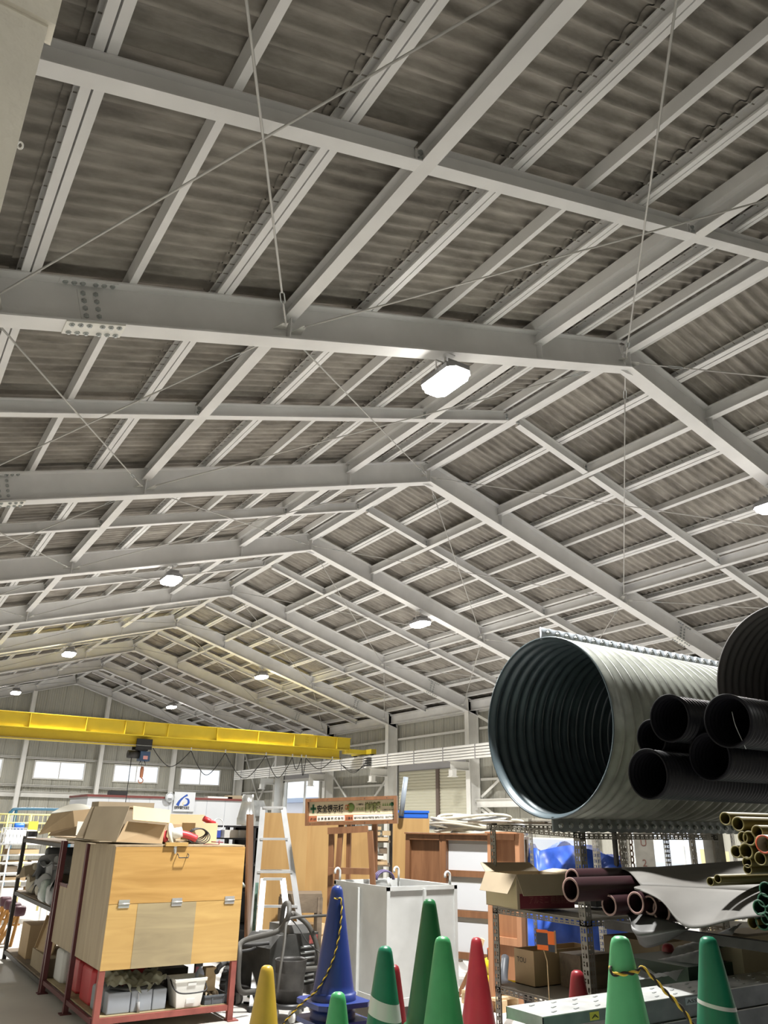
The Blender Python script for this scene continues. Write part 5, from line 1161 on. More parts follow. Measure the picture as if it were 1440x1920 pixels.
mb = MB(); mb.tube([(hx-.26, hy-.1, 3.06), (hx-.26, hy-.1, 1.7)], .010, 6); mb.tube([(hx-.26, hy-.1, 1.7), (hx-.26, hy-.1, 1.45)], .03, 8); mb.build('pendant_cable', black, r)
wire = MB(); wire.tube([(-5.6, CY_+.1, 3.35), (5.6, CY_+.1, 3.35)], .006, 6); r = thing('festoon_line', 'cable festoon strung along the underside of the yellow crane', 'cable', (0, CY_+.1, 3.0)); wire.build('support_wire', galv, r)
xs = [hx+.25, .95, 1.95, 3.2, 4.05, 4.35, 4.5, 5.4]; dr2 = [.45, .62, .66, .6, .35, .5, .3, .45]
for i in range(len(xs)-1):
    x0, x1 = xs[i], xs[i+1]; mb = MB(); N = 16
    mb.tube([(x0+(x1-x0)*(k/N+.04*math.sin(math.tau*k/N)), CY_+.1, 3.30-dr2[i]*(1-(2*k/N-1)**2)) for k in range(N+1)], .011, 6); mb.build('cable_loop', blackrub, r)
    mb = MB(); mb.bp((x1-.012, CY_+.08, 3.29), (x1+.012, CY_+.12, 3.38)); mb.build('cable_hanger', whitepl, r)
r = thing('rail_collector', 'black collector arm with cables riding on the conductor rails at the crane end', 'collector', (6.35, CY_-.4, 3.05))
for j in range(4):
    mb = MB(); mb.bp((6.32, CY_-.55, 3.135+.07*j), (6.395, CY_-.25, 3.165+.07*j)); mb.build('contact_shoe', black, r)
for j in range(3):
    mb = MB(); mb.tube(catm([(6.33, CY_-.4, 3.15+.07*j), (5.95, CY_-.3, 3.0-.04*j), (5.6, CY_-.1, 3.15), (5.65, CY_+.05, 3.36)]), .009, 6); mb.build('lead', black, r)
# white office container at the far end
r = thing('office_container', 'white panelled site office with a dark red roof edge at the far end', 'building', (1.4, 20, 0))
oy = 19.0; ox0, ox1 = -1.0, 3.72; oz = at(250, 1496, y=oy).z
mb = MB(); mb.bp((ox0, oy, .1), (ox1, oy+2.2, oz)); mb.build('wall', white_p, r)
mb = MB(); mb.bp((ox0-.03, oy-.04, oz), (ox1+.04, oy+2.24, oz+.06)); mb.build('roof_edge', mat('maroon_trim', (.16, .04, .035), .5), r)
for x in [ox0+.59*j for j in range(1, 8)]:
    mb = MB(); mb.bp((x-.006, oy-.004, .1), (x+.006, oy, oz)); mb.build('panel_joint', mat('joint_grey', (.35, .37, .42), .5), r)
mb = MB(); mb.bp((ox0+.02, oy-.03, 0), (ox1-.02, oy+.05, .1)); mb.build('base', darksteel, r)
for x, w_, h_, c_, nm in ((-.4, .5, .12, black, 'black'), (2.55, .8, .05, paper, 'white'), (3.2, .7, .10, card_d, 'brown')):
    mb = MB(); mb.box((x+w_/2, oy+.15, oz+.06+h_/2), (w_, .3, h_)); tag(mb.build('long_parcel', c_), '%s flat parcel lying on the roof edge of the white office' % nm, 'parcel')
# company sign and clock on it
r = thing('company_sign', 'white company sign with a blue curved emblem fixed above the white office', 'sign', (1.8, oy-.05, oz-.35))
s0 = at(324, 1521, y=oy-.05); s1 = at(367, 1486, y=oy-.05); sw = s1.x-s0.x; sh = s1.z-s0.z
mb = MB(); mb.bp((s0.x, oy-.05, s0.z), (s1.x, oy-.03, s1.z)); mb.build('sign_panel', white_p, r)
emb = mat('emblem_blue', (.02, .07, .33), .4)
def E_(px, py): return Vector((s0.x+sw*px, oy-.053, s0.z+sh*py))
def ribbon(pts, ws, nm, m):
    mb = MB(); P_ = catm([E_(*p) for p in pts], 6); n_ = len(P_); W = []
    for i in range(n_):
        t_ = i/(n_-1)*(len(ws)-1); k = min(int(t_), len(ws)-2); W.append(ws[k]+(ws[k+1]-ws[k])*(t_-k))
    vs = []
    for i, p in enumerate(P_):
        d = (P_[min(i+1, n_-1)]-P_[max(i-1, 0)]).normalized(); s_ = Vector((-d.z, 0, d.x))*W[i]*sw
        vs += [p-s_, p+s_, p+s_+Vector((0, .003, 0)), p-s_+Vector((0, .003, 0))]
    fs = [(4*i, 4*i+1, 4*i+5, 4*i+4) for i in range(n_-1)]+[(4*i+2, 4*i+3, 4*i+7, 4*i+6) for i in range(n_-1)]+[(4*i+3, 4*i, 4*i+4, 4*i+7) for i in range(n_-1)]+[(4*i+1, 4*i+2, 4*i+6, 4*i+5) for i in range(n_-1)]
    mb.add(vs, fs); return mb.build(nm, m, r)
ribbon([(.18, .30), (.27, .52), (.45, .74), (.62, .86)], [.075, .055, .03, .045], 'emblem_stroke', emb)
ribbon([(.52, .68), (.66, .62), (.70, .46), (.62, .34), (.46, .31)], [.012, .045, .055, .045, .01], 'emblem_curl', emb)
ribbon([(.46, .33), (.43, .42), (.47, .48), (.52, .47)], [.02, .015, .01, .008], 'emblem_dot', mat('emblem_gold', (.6, .5, .2), .4))
text_mesh('吉原産業株式会社', .10, E_(.04, .10)-Vector((0, .002, 0)), (1, 0, 0), (0, 0, 1), inkb, r, 'lettering', .03, sw*.72)
r = thing('wall_clock', 'round white wall clock beside the company sign', 'clock', (1.3, oy-.05, oz-.2))
c = at(318, 1495, y=oy-.06); mb = MB(); mb.lathe([(.0001, .03), (.125, .03), (.125, 0)], 32, c, (0, -1, 0)); mb.build('clock_face', white_p, r)
mb = MB(); mb.lathe([(.122, .0), (.122, .04), (.14, .04), (.14, .0)], 32, c, (0, -1, 0)); mb.build('clock_rim', galv, r)
mb = MB(); mb.box(c+Vector((0, -.034, -.045)), (.11, .004, .018)); mb.build('clock_hands', inkb, r)

# ---------------------------------------------------------------- slotted steel rack on the right
slot_m = mat('slotted_angle_paint', (.20, .19, .165), .5, .25, var=.18, scale=12)
def perf_strip(mb, p, q, wdir, w_=.04, t=.0025, pitch=.05, slots=True):
    """thin strip from p to q, width along wdir, with a slot row and a round-hole row cut through it"""
    p = Vector(p); q = Vector(q); L_ = (q-p).length; d = (q-p)/L_; wv = Vector(wdir).normalized(); nrm = d.cross(wv).normalized()*t/2
    rows = [0, .16, .40, .62, .80, 1.0]; n_ = max(1, int(L_/pitch)); st = L_/n_; o = len(mb.v)
    us = []
    for i in range(n_): us += [i*st, i*st+st*.18, i*st+st*.40, i*st+st*.52, i*st+st*.74]
    us.append(L_); solid_ = lambda i, j: not ((i % 5 in (1, 2, 3) and j == 1) or (i % 5 in (1, 3) and j == 3))
    R_ = len(rows)
    for s_ in (1, -1):
        for a in us:
            for b in rows: mb.v.append(p+d*a+wv*(b*w_)+nrm*s_)
    NP = len(us)*R_
    def idx(i, j, s_): return o+(0 if s_ > 0 else NP)+i*R_+j
    for i in range(len(us)-1):
        for j in range(R_-1):
            if not solid_(i, j): continue
            mb.f.append([idx(i, j, 1), idx(i+1, j, 1), idx(i+1, j+1, 1), idx(i, j+1, 1)]); mb.f.append([idx(i, j+1, -1), idx(i+1, j+1, -1), idx(i+1, j, -1), idx(i, j, -1)]); mb.mi += [0, 0]; mb.sm += [False, False]
            if j == 0: mb.f.append([idx(i, 0, 1), idx(i, 0, -1), idx(i+1, 0, -1), idx(i+1, 0, 1)]); mb.mi.append(0); mb.sm.append(False)
            if j == R_-2: mb.f.append([idx(i, R_-1, 1), idx(i+1, R_-1, 1), idx(i+1, R_-1, -1), idx(i, R_-1, -1)]); mb.mi.append(0); mb.sm.append(False)
def perf_angle(nm, p, q, w1, w2, par, w_=.04, m=None):
    mb = MB(); perf_strip(mb, p, q, w1, w_); perf_strip(mb, p, q, w2, w_); return mb.build(nm, m or slot_m, par)
def slotted_rack(label, x0, x1, y0, y1, H, levels, ys=None, xs=None, pw=.05):
    r = thing('slotted_steel_rack', label, 'rack', ((x0+x1)/2, (y0+y1)/2, 0), 'slotted steel racks')
    for x in (xs or (x0, x1)):
        for y in (ys or (y0, y1)):
            sx = 1 if x < (x0+x1)/2 else -1; sy = 1 if y < (y0+y1)/2 else -1
            perf_angle('post', (x, y, 0), (x, y, H), (sx, 0, 0), (0, sy, 0), r, pw)
    for z in levels:
        for y, s_ in ((y0, 1), (y1, -1)): perf_angle('beam', (x0, y, z), (x1, y, z), (0, 0, -1), (0, s_, 0), r)
        for x, s_ in ((x0, 1), (x1, -1)): perf_angle('beam', (x, y0, z), (x, y1, z), (0, 0, -1), (s_, 0, 0), r)
        mb = MB(); mb.bp((x0+.003, y0+.003, z-.006), (x1-.003, y1-.003, z+.010)); mb.build('shelf_board', mat('grey_shelf_board', (.30, .28, .24), .7, var=.1), r)
    return r
R1 = slotted_rack('slotted grey steel rack under the big corrugated pipe, open carton on its middle shelf', -2.15, -.55, -.77, .22, 1.47, (.36, .90), pw=.06)
perf_angle('beam', (-2.15, .22, 1.51), (-.55, .22, 1.51), (0, 0, -1), (0, -1, 0), R1); perf_angle('beam', (-2.15, -.77, 1.46), (-.55, -.77, 1.46), (0, 0, -1), (0, 1, 0), R1)
perf_angle('beam', (-2.15, -.77, 1.465), (-2.15, .22, 1.51), (0, 0, -1), (1, 0, 0), R1); perf_angle('beam', (-.55, -.77, 1.465), (-.55, .22, 1.51), (0, 0, -1), (-1, 0, 0), R1)
perf_angle('post', (-2.15, .20, 1.47), (-2.15, .20, 1.52), (0, 1, 0), (1, 0, 0), R1, .06)
R2 = slotted_rack('slotted grey steel rack standing behind the first one below the big pipe', -.35, 1.9, .75, 1.7, 1.58, (.30, .95, 1.56), xs=(-.35, .4, 1.15, 1.9))
slotted_rack('slotted cream steel rack at the right behind the scaffold planks', -.35, 1.5, -1.15, -.35, 1.5, (.12, .75), xs=(-.35, .6, 1.5))
mb = MB(); a_ = at(880, 1552, d=7.3); b_ = at(1025, 1556, d=6.45); mb.bar((a_.x, a_.y, 1.53), (b_.x, b_.y, 1.53), .03, .012); mb.bar((-2.25, .1, 1.525), (-.5, .45, 1.525), .35, .008); tag(mb.build('thin_board', timber_d), 'thin dark strip and sheet poking out over the left end of the slotted rack', 'board')
for j, (u, v0, v1, d_, lab) in enumerate(((1205, 1560, 1660, 8.6, 'grey post lettered VU 2 behind the racks under the pipe'), (1335, 1560, 1640, 8.4, 'plain grey post right of the bright window behind the racks'))):
    p = at(u, v0, d=d_); mb = MB(); mb.bp((p.x-.09, p.y-.03, 0), (p.x+.09, p.y+.03, 1.62)); r = thing('labelled_post', lab, 'post', (p.x, p.y, 0)); f = math.atan2(CAMP.y-p.y, CAMP.x-p.x)
    dv = Vector((CAMP.x-p.x, CAMP.y-p.y, 0)).normalized(); rv = Vector((-dv.y, dv.x, 0)); base = Vector((p.x, p.y, 0))
    ob('post', slot_m, base, rv, dv, -.09, .09, -.03, .03, 0, 1.62, r)
    if j == 0:
        for s_, zz in (('V', 1.46), ('U', 1.34), ('2', 1.16)): text_mesh(s_, .09, base+dv*.032+Vector((0, 0, zz))-rv*.03, rv, (0, 0, 1), mat('brown_marker', (.10, .04, .03), .6), r)
# carton with red band on the middle shelf
r = thing('cardboard_box', 'open brown carton with a dark red lettered band on the rack middle shelf', 'box', (-1.95, -.35, .93))
K = at(971, 1706, z=.932)
dv = Vector((1, -.18, 0)).normalized(); lv = Vector((.12, 1, 0)).normalized(); Wb, Lb, Hb = .50, .42, .235
def carton(r, K, dv, lv, Wb, Lb, Hb, m, mf, band=None, flaps=True):
    ob('front_wall', m, K, dv, lv, 0, Wb, 0, .006, 0, Hb, r); ob('back_wall', m, K, dv, lv, 0, Wb, Lb-.006, Lb, 0, Hb, r)
    ob('side_wall', mf, K, dv, lv, 0, .006, .006, Lb-.006, 0, Hb, r); ob('side_wall', m, K, dv, lv, Wb-.006, Wb, .006, Lb-.006, 0, Hb, r); ob('bottom', m, K, dv, lv, 0, Wb, 0, Lb, 0, .005, r)
    if flaps:
        Z = Vector((0, 0, 1))
        def flap(a, b, out, ln, dz, nm='flap', inset=.02):
            u = (b-a).normalized(); q = [a, b, b+out*ln+Z*dz-u*inset, a+out*ln+Z*dz+u*inset]; n_ = (q[1]-q[0]).cross(q[3]-q[0]).normalized()*.004; mb = MB(); mb.hexa([x for x in q]+[x+n_ for x in q]); mb.build(nm, m, r)
        T = Z*Hb
        flap(K+T, K+dv*Wb+T, -lv, .05, -.14); flap(K+T+lv*Lb, K+T, -dv, .07, -.13); flap(K+dv*Wb+lv*Lb+T, K+lv*Lb+T, lv, .1, .06); flap(K+dv*Wb+T, K+dv*Wb+lv*Lb+T, dv, .12, .02)
carton(r, K, dv, lv, Wb, Lb, Hb, card_d, mat('yellowed_cardboard', (.40, .34, .20), .8), flaps=True)
ob('red_band', mat('maroon_print', (.11, .012, .02), .6), K, dv, lv, .02, Wb, -.0015, 0, .005, .105, r)
text_mesh('アルミニ 樹脂製品', .06, K+dv*.10-lv*.003+Vector((0, 0, .035)), dv, (0, 0, 1), mat('faded_print', (.20, .07, .06), .6), r, 'lettering', .0, .36)
text_mesh('02', .035, K+lv*.22-dv*.003+Vector((0, 0, .12)), -lv, (0, 0, 1), inkb, r)
mb = MB(); p = at(1118, 1700, z=.935); mb.box((p.x+.1, p.y+.1, 1.02), (.26, .26, .17)); tag(mb.build('black_crate', mat('black_crate_plastic', (.03, .035, .04), .5)), 'black plastic crate beside the open carton on the middle shelf', 'crate')
# lower cartons
r = thing('cardboard_box', 'large flattened carton printed with thin lines on the bottom shelf of the slotted rack', 'box', (-1.9, -.7, .37))
K2 = Vector((-1.97, -.03, .372)); carton(r, K2, Vector((1, 0, 0)), Vector((0, 1, 0)), .66, .22, .24, card, card, flaps=False)
text_mesh('TOU', .05, K2+Vector((-.002, .19, .15)), (0, -1, 0), (0, 0, 1), inkb, r)
r = thing('cardboard_box', 'second brown carton behind the lined one on the bottom shelf', 'box', (-1.2, -.3, .37))
carton(r, Vector((-1.30, -.68, .372)), Vector((1, 0, 0)), Vector((0, 1, 0)), .6, .55, .33, card_d, card_d, flaps=False)
mb = MB(); mb.bp((-1.75, -.30, .372), (-1.40, -.08, .60)); tag(mb.build('dark_carton', timber_d), 'dark carton deep on the bottom shelf of the slotted rack', 'box')
# orange and black warning flag
r = thing('warning_flag', 'orange and black chequered warning flag on a thin stick in the slotted rack', 'flag', at(1027, 1790, d=6.48))
p = at(1006, 1742, d=6.48); q = at(1042, 1748, d=6.42); fu = (q-p); fu.z = 0; fl_ = fu.length; fu.normalize(); fo_ = mat('flag_orange', (.85, .17, .02), .6); fb = mat('flag_black', (.03, .035, .05), .6)
fz0 = at(1024, 1782, d=6.45).z; fh = p.z-fz0
for (a, b, c0_, c1_, m_) in ((0, .58, .85, 1, fo_), (0, .58, .25, .85, fb), (0, .58, 0, .25, fo_), (.58, 1, .3, .95, fo_), (.58, 1, -.05, .3, fb), (.92, 1.0, -.08, 1.0, timber)):
    nv = Vector((fu.y, -fu.x, 0)); ob('flag_square', m_, Vector((p.x, p.y, 0)), fu, nv, a*fl_, b*fl_, 0, .004, fz0+fh*c0_, fz0+fh*c1_, r)
mb = MB(); mb.tube([at(1020, 1782, d=6.45), at(1026, 1802, d=6.45), Vector((at(1026, 1802, d=6.45).x, at(1026, 1802, d=6.45).y, 0))], .004, 6); mb.build('stick', timber, r)
# barricade bits behind the rack
r = thing('warning_drum', 'yellow barrel with an orange and black chequered band behind the slotted rack', 'barrel', at(958, 1840, d=8.6))
c = at(958, 1830, d=8.6); c.z = 0; dz1 = at(958, 1786, d=8.4).z; dz2 = at(958, 1806, d=8.4).z
mb = MB(); mb.lathe([(.0001, 0), (.25, 0), (.25, dz2*.6), (.235, dz2*.62), (.235, dz2*.7), (.25, dz2*.72), (.25, dz2), (.0001, dz2)], 28, c); mb.build('drum', mat('bright_yellow_plastic', (.80, .62, .02), .4), r)
for k in range(16):
    mb = MB(); a0 = math.tau*k/16; a1 = math.tau*(k+1)/16
    for h0, h1, off in ((dz2, dz1, 0),):
        mb.add([c+Vector((.22*math.cos(a), .22*math.sin(a), h)) for h in (h0, h1) for a in (a0, (a0+a1)/2, a1)], [(0, 1, 4, 3), (1, 2, 5, 4)], True)
    mb.build('chequer', fo_ if k % 2 else fb, r)
for j, (u, v, w_, lab) in enumerate(((920, 1868, .5, 'pale wooden pallet piece on the floor left of the slotted rack'), (935, 1842, .45, 'second pale wooden batten pile behind the tall red cone'), (950, 1818, .5, 'pale timber frame standing behind the yellow barrel'))):
    p = at(u, v, z=.08+.03*j); 
    r = thing('timber_pallet', lab, 'pallet', (p.x, p.y, 0))
    for i in range(4): mb = MB(); mb.box((p.x+.1, p.y-.18+.13*i, .10), (w_, .08, .02), Euler((0, 0, .1)).to_matrix()); mb.build('deck_board', timber, r)
    for i in range(3): mb = MB(); mb.box((p.x+.1-.18+.18*i, p.y, .045), (.07, .5, .09), Euler((0, 0, .1)).to_matrix()); mb.build('bearer', timber, r)
mb = MB(); mb.tube(catm([at(947, 1795, d=7.6), at(945, 1840, d=7.4), at(960, 1850, d=7.2), at(985, 1862, d=6.9), at(993, 1885, d=6.7)]), .035, 10); tag(mb.build('curved_duct', mat('dark_grey_plastic', (.055, .06, .07), .4)), 'thick curved dark grey tube on the floor by the slotted rack', 'tube')

# ---------------------------------------------------------------- scaffold planks
scm = mat('scaffold_zinc', (.55, .56, .55), .38, .45, var=.18, scale=9)
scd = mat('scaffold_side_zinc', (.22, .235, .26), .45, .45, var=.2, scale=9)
punch = mat('punched_hole', (.04, .04, .04), .8)
for j in range(4):
    zt1 = .70-.105*j; y0, y1 = -2.02, -1.77; x0 = -3.77+(0, .10, .03, .14)[j]; x1 = x0+3.6
    lab = ['topmost', 'second from the top', 'third from the top', 'lowest'][j]+' punched metal scaffold plank in the stack at the lower right'
    r = thing('scaffold_plank', lab, 'scaffold plank', ((x0+x1)/2, (y0+y1)/2, zt1-.10), 'stacked scaffold planks')
    mb = MB(); mb.bp((x0, y0, zt1-.004), (x1, y1, zt1)); mb.build('deck', scm, r)
    for y in (y0, y1-.004): mb = MB(); mb.bp((x0, y, zt1-.05), (x1, y+.004, zt1-.004)); mb.build('side_channel', scd, r)
    mb = MB(); mb.bp((x0, y0, zt1-.048), (x0+.004, y1, zt1-.004)); mb.build('end_cap', scm, r)
    mb = MB(); mb.bp((x0+.12, y0+.01, zt1-.10), (x0+.16, y1-.01, zt1-.05)); mb.bp((x0+.5, y0+.01, zt1-.10), (x1-.3, y0+.05, zt1-.052)); mb.build('hook_rail', scd, r)
    if j == 0:
        for i in range(24):
            for q_ in range(3):
                xx = x0+.12+.145*i+(.07 if q_ % 2 else 0); yy = y0+.05+.075*q_
                mb = MB(); mb.box((xx, yy, zt1+.0015), (.040, .010, .003), Euler((0, 0, .35)).to_matrix()); mb.build('raised_slot', galv, r)
        for (xa, xb, m_, t_) in ((x0+.30, x0+.36, mat('yellow_sticker', (.62, .50, .08), .5), 'A'), (x0+.44, x0+.66, mat('grey_label', (.40, .44, .50), .5), '仮設工業会'), (x0+1.0, x0+1.2, mat('grey_label', (.40, .44, .50), .5), 'ASSOC')):
            mb = MB(); mb.bp((xa, y0-.002, zt1-.044), (xb, y0, zt1-.01)); mb.build('sticker', m_, r)
            text_mesh(t_, .022, (xa+.008, y0-.003, zt1-.036), (1, 0, 0), (0, 0, 1), inkb, r, 'lettering', .01, (xb-xa)*.8)
r = thing('plank_trestle', 'low steel trestle under the stack of scaffold planks', 'trestle', (-2.2, -1.9, 0))
for x in (-3.2, -1.2):
    for (p, q) in (((x-.03, -2.08, .23), (x+.03, -1.70, .285)), ((x-.03, -2.06, 0), (x+.03, -2.0, .23)), ((x-.03, -1.78, 0), (x+.03, -1.72, .23))): mb = MB(); mb.bp(p, q); mb.build('bar', darksteel, r)

# ---------------------------------------------------------------- big corrugated pipes
galvp = mat('weathered_corrugated_steel', (.20, .21, .185), .5, .15, var=.35, scale=5, detail=9)
inner = mat('shaded_pipe_inside', (.055, .075, .085), .35, .25, var=.2, scale=6)  # lining colour carries the dark of the unlit inside
def corr_pipe(name, label, cat, c, R0, L_, pitch, amp, m_out, m_in, nseg=72, th=.006, spp=8, group=None, parent=None, sharp=False, offs=None):
    """corrugated pipe whose axis runs along +x from the mouth centre c"""
    r = parent or thing(name, label, cat, (c[0]+L_/2, c[1], c[2]-R0-amp), group)
    n_ = int(L_/pitch*spp); wv = lambda k: (math.cos(math.tau*k/spp) if not sharp else (1 if (k % spp) < spp/2 else -1))
    mb = MB(); mb.lathe([(R0+amp*wv(k), k*pitch/spp) for k in range(n_+1)]+[], nseg, c, (1, 0, 0)); mb.build('pipe_wall', m_out, r)
    mb = MB(); mb.lathe([(R0+amp*wv(k)-th, k*pitch/spp) for k in range(n_, -1, -1)]+[(R0+amp-th, -.004), (R0+amp+.003, -.004), (R0+amp+.003, .004)], nseg, c, (1, 0, 0)); mb.build('pipe_lining', m_in, r)
    return r
C1 = Vector((-2.42, -.77, 2.20)); R1_ = .635
P1 = corr_pipe('corrugated_pipe', 'huge corrugated steel pipe with bolted seams lying on the slotted rack', 'pipe', C1, R1_, 3.1, .10, .013, galvp, inner)
for s_, nm in ((1, 'top_flange'), (-1, 'bottom_flange')):
    mb = MB(); N = 31*8; vs = []
    zA = C1.z+s_*(R1_+.0); zB = C1.z+s_*(R1_+.095)
    for k in range(N+1):
        x = C1.x+k*.1/8; yo = .006*math.cos(math.tau*k/8); zo = s_*.004*math.cos(math.tau*k/8)
        for (y_, z_) in ((C1.y-.012+yo, zA), (C1.y-.012+yo, zB+zo), (C1.y-.002+yo, zB+zo), (C1.y-.002+yo, zA)): vs.append((x, y_-.006, z_))
    mb.add(vs, [(4*k+i, 4*k+4+i, 4*k+4+(i+1) % 4, 4*k+(i+1) % 4) for k in range(N) for i in range(3)]+[(0, 1, 2, 3), (4*N+3, 4*N+2, 4*N+1, 4*N)], True)
    fo2 = mb.build(nm, mat('lit_zinc_flange', (.50, .55, .60), .35, .4, var=.15, scale=14) if s_ > 0 else mat('shaded_zinc_flange', (.16, .18, .18), .5, .3), P1)  # top flange coloured as lit, bottom flange as shaded
    for k in range(30):
        mb = MB(); bolt(mb, (C1.x+.06+.1*k, C1.y-.026, C1.z+s_*(R1_+.055)), (0, -1, 0)); mb.build('bolt', galv, fo2)
C2 = Vector((-2.40, -2.665, 2.235+.02)); corr_pipe('corrugated_pipe', 'second large corrugated pipe at the right edge, nearly black inside, behind the ribbed drain pipes', 'pipe', C2, .44, 3.2, .068, .008, mat('dull_dark_steel', (.09, .09, .085), .5, .3), mat('near_black_inside', (.06, .055, .055), .6))  # lining coloured darker than the outer wall
corr_pipe('corrugated_pipe', 'corrugated pipe added out of view at the right to cast shade, lower one', 'pipe', Vector((-3.0, -3.78, 2.45)), .42, 3.8, .068, .008, mat('dull_dark_steel', (.09, .09, .085), .5, .3), mat('near_black_inside', (.06, .055, .055), .6))  # this pipe and the next are unseen, added for the shade they cast
corr_pipe('corrugated_pipe', 'corrugated pipe added out of view at the right to cast shade, upper one', 'pipe', Vector((-2.35, -3.35, 3.22)), .44, 3.2, .068, .008, mat('dull_dark_steel', (.09, .09, .085), .5, .3), mat('near_black_inside', (.06, .055, .055), .6))
# ribbed black drain pipes
blkpe = mat('black_polyethylene', (.009, .0095, .012), .42, spec=.25); blkin = mat('black_pipe_inside', (.006, .006, .009), .6, spec=.15)
DX = 2.60; XP = -6.6189+DX; ks = DX/4.2
def sm(y, z): return (-5.066+(y+5.066)*ks, 1.5+(z-1.5)*ks)
drains = [('small ribbed black pipe at the back left of the pile, mostly hidden', -1.56, 2.06, .115, .12), ('ribbed black pipe on the top left of the pile in front of the huge pipe', -1.83, 2.15, .145, .03), ('largest looking ribbed black pipe on the top right of the pile, wire inside', -2.265, 2.09, .150, .0), ('ribbed black pipe wedged between the two top ones', -2.00, 1.915, .140, .10), ('lowest ribbed black pipe of the pile, lying under the others on the left', -1.655, 1.82, .150, .0)]
for lab, y, z, R_, dx in drains:
    yy, zz = sm(y, z); corr_pipe('drain_pipe', lab, 'pipe', Vector((XP+dx, yy, zz)), R_*ks*.955, 2.6, .021, .0036, blkpe, blkin, 40, .004, 4, 'ribbed black drain pipes', sharp=True)
yy, zz = sm(-2.29, 2.06); mb = MB(); mb.tube(catm([(XP+.01, yy, zz+.05), (XP+.015, yy-.003, zz), (XP+.03, yy-.02, zz-.08)]), .0015, 5); tag(mb.build('wire', galv), 'bent wire dangling in the mouth of the right hand black pipe', 'wire')
# cantilever pipe rack beyond the right edge of the picture
r = thing('pipe_rack', 'dark steel cantilever rack that carries the small pipes at the right edge', 'rack', (-1.6, -3.35, 0))
armz = [sm(0, 1.665)[1]-.045]
for x in (-2.35, -.7):
    mb = MB(); mb.bp((x-.05, -4.35, 0), (x+.05, -4.25, 2.4)); mb.build('post', darksteel, r)
    mb = MB(); mb.bp((x-.05, -4.4, 0), (x+.05, -2.4, .08)); mb.build('foot', darksteel, r)
    mb = MB(); mb.bp((x-.03, -4.25, armz[0]-.05), (x+.03, -2.72, armz[0]+.04)); mb.build('arm', darksteel, r)
    mb = MB(); mb.bp((x-.03, -4.25, .90), (x+.03, -1.15, .95)); mb.build('arm', darksteel, r)
    mb = MB(); mb.bp((x-.03, -4.25, 1.95), (x+.03, -3.3, 2.01)); mb.build('arm', darksteel, r)
r = thing('support_beam', 'dark timber bearers under the second large pipe', 'beam', (-.8, -2.6, 0))
for x in (-1.2, .4):
    mb = MB(); mb.bp((x-.06, -3.1, 1.70), (x+.06, -2.42, 1.80)); mb.build('bearer', timber_d, r)
    for y in (-3.05, -2.62): mb = MB(); mb.bp((x-.04, y-.04, 0), (x+.04, y+.04, 1.70)); mb.build('leg', darksteel, r)
# small plain pipes: (u, v, diameter px, length) seen on a plane x = XS
def plain_pipe(label, u, v, dpx, XS, L_, m, mi, group, name='plastic_pipe', tilt=(0, 0), rim=None):
    c = at(u, v, x=XS); D_ = (c-CAMP).length; R_ = dpx/2/1447*D_*.93; r = thing(name, label, 'pipe', (c.x+L_/2, c.y, c.z-R_), group)
    ax = Vector((1, tilt[0], tilt[1])).normalized()
    mb = MB(); mb.lathe([(R_, 0), (R_, L_)], 22, c, ax); mb.lathe([(R_*.80, L_), (R_*.80, 0)], 22, c, ax); mb.build('pipe_wall', m, r)
    mb = MB(); mb.lathe([(R_*.80, .001), (R_*.80, -.001), (R_, -.001), (R_, .001)], 22, c, ax); mb.build('rim', rim or mi, r)
brn = mat('dark_brown_pvc', (.03, .012, .015), .35); brr = mat('pink_cut_rim', (.30, .18, .16), .6)
for k, (u, v, dp, XS, L_, lab) in enumerate(((1070, 1668, 40, -2.91, 1.5, 'foremost thick brown plastic pipe sticking out to the left'), (1073, 1648, 34, -2.66, 1.5, 'brown plastic pipe directly above and behind the foremost one'),
      (1142, 1697, 34, -2.66, 1.4, 'brown plastic pipe with its end low left of the bundle under the grey sheet'), (1192, 1693, 36, -2.59, 1.4, 'brown plastic pipe in the middle of the bundle under the grey sheet'), (1218, 1697, 30, -2.56, 1.4, 'brown plastic pipe second from the right in the bundle'), (1240, 1708, 36, -2.53, 1.4, 'brown plastic pipe at the lower right of the bundle'))):
    plain_pipe(lab, u, v, dp, XS, L_, brn, brr, 'thick brown plastic pipes', rim=brr)
ylm = mat('shaded_yellow_pvc', (.13, .10, .022), .5); ylr = mat('yellow_rim', (.19, .155, .05), .5)  # yellow lowered to stand in for shade on the bundle
for k, (u, v, dp) in enumerate(((1360, 1535, 22), (1384, 1545, 24), (1393, 1570, 19), (1405, 1572, 24), (1380, 1597, 20), (1399, 1596, 26), (1401, 1617, 18), (1402, 1630, 16), (1420, 1560, 22), (1428, 1580, 24), (1426, 1610, 22), (1332, 1653, 14), (1346, 1648, 14))):
    plain_pipe('%s yellow plastic pipe counted from the top left of the yellow bundle' % (ORD[k] if k < 12 else 'last'), u, v, dp, -2.59, 2.4, ylm, ylr, 'yellow plastic pipes', rim=ylr)
grm = mat('dark_green_pvc', (.01, .05, .025), .4); grr = mat('green_rim', (.02, .11, .06), .5)
for k, (u, v, dp) in enumerate(((1436, 1668, 24), (1432, 1688, 22), (1424, 1702, 24), (1437, 1722, 20), (1430, 1728, 26))):
    plain_pipe('%s dark green plastic pipe from the top at the right edge' % ORD[k], u, v, dp, -2.59, 2.4, grm, grr, 'dark green plastic pipes', rim=grr)
plain_pipe('orange plastic pipe end at the right edge beside the yellow ones', 1432, 1583, 30, -2.66, 2.0, mat('cream_pipe', (.5, .42, .30), .5), ylr, None, rim=mat('orange_rim', (.5, .08, .03), .5))
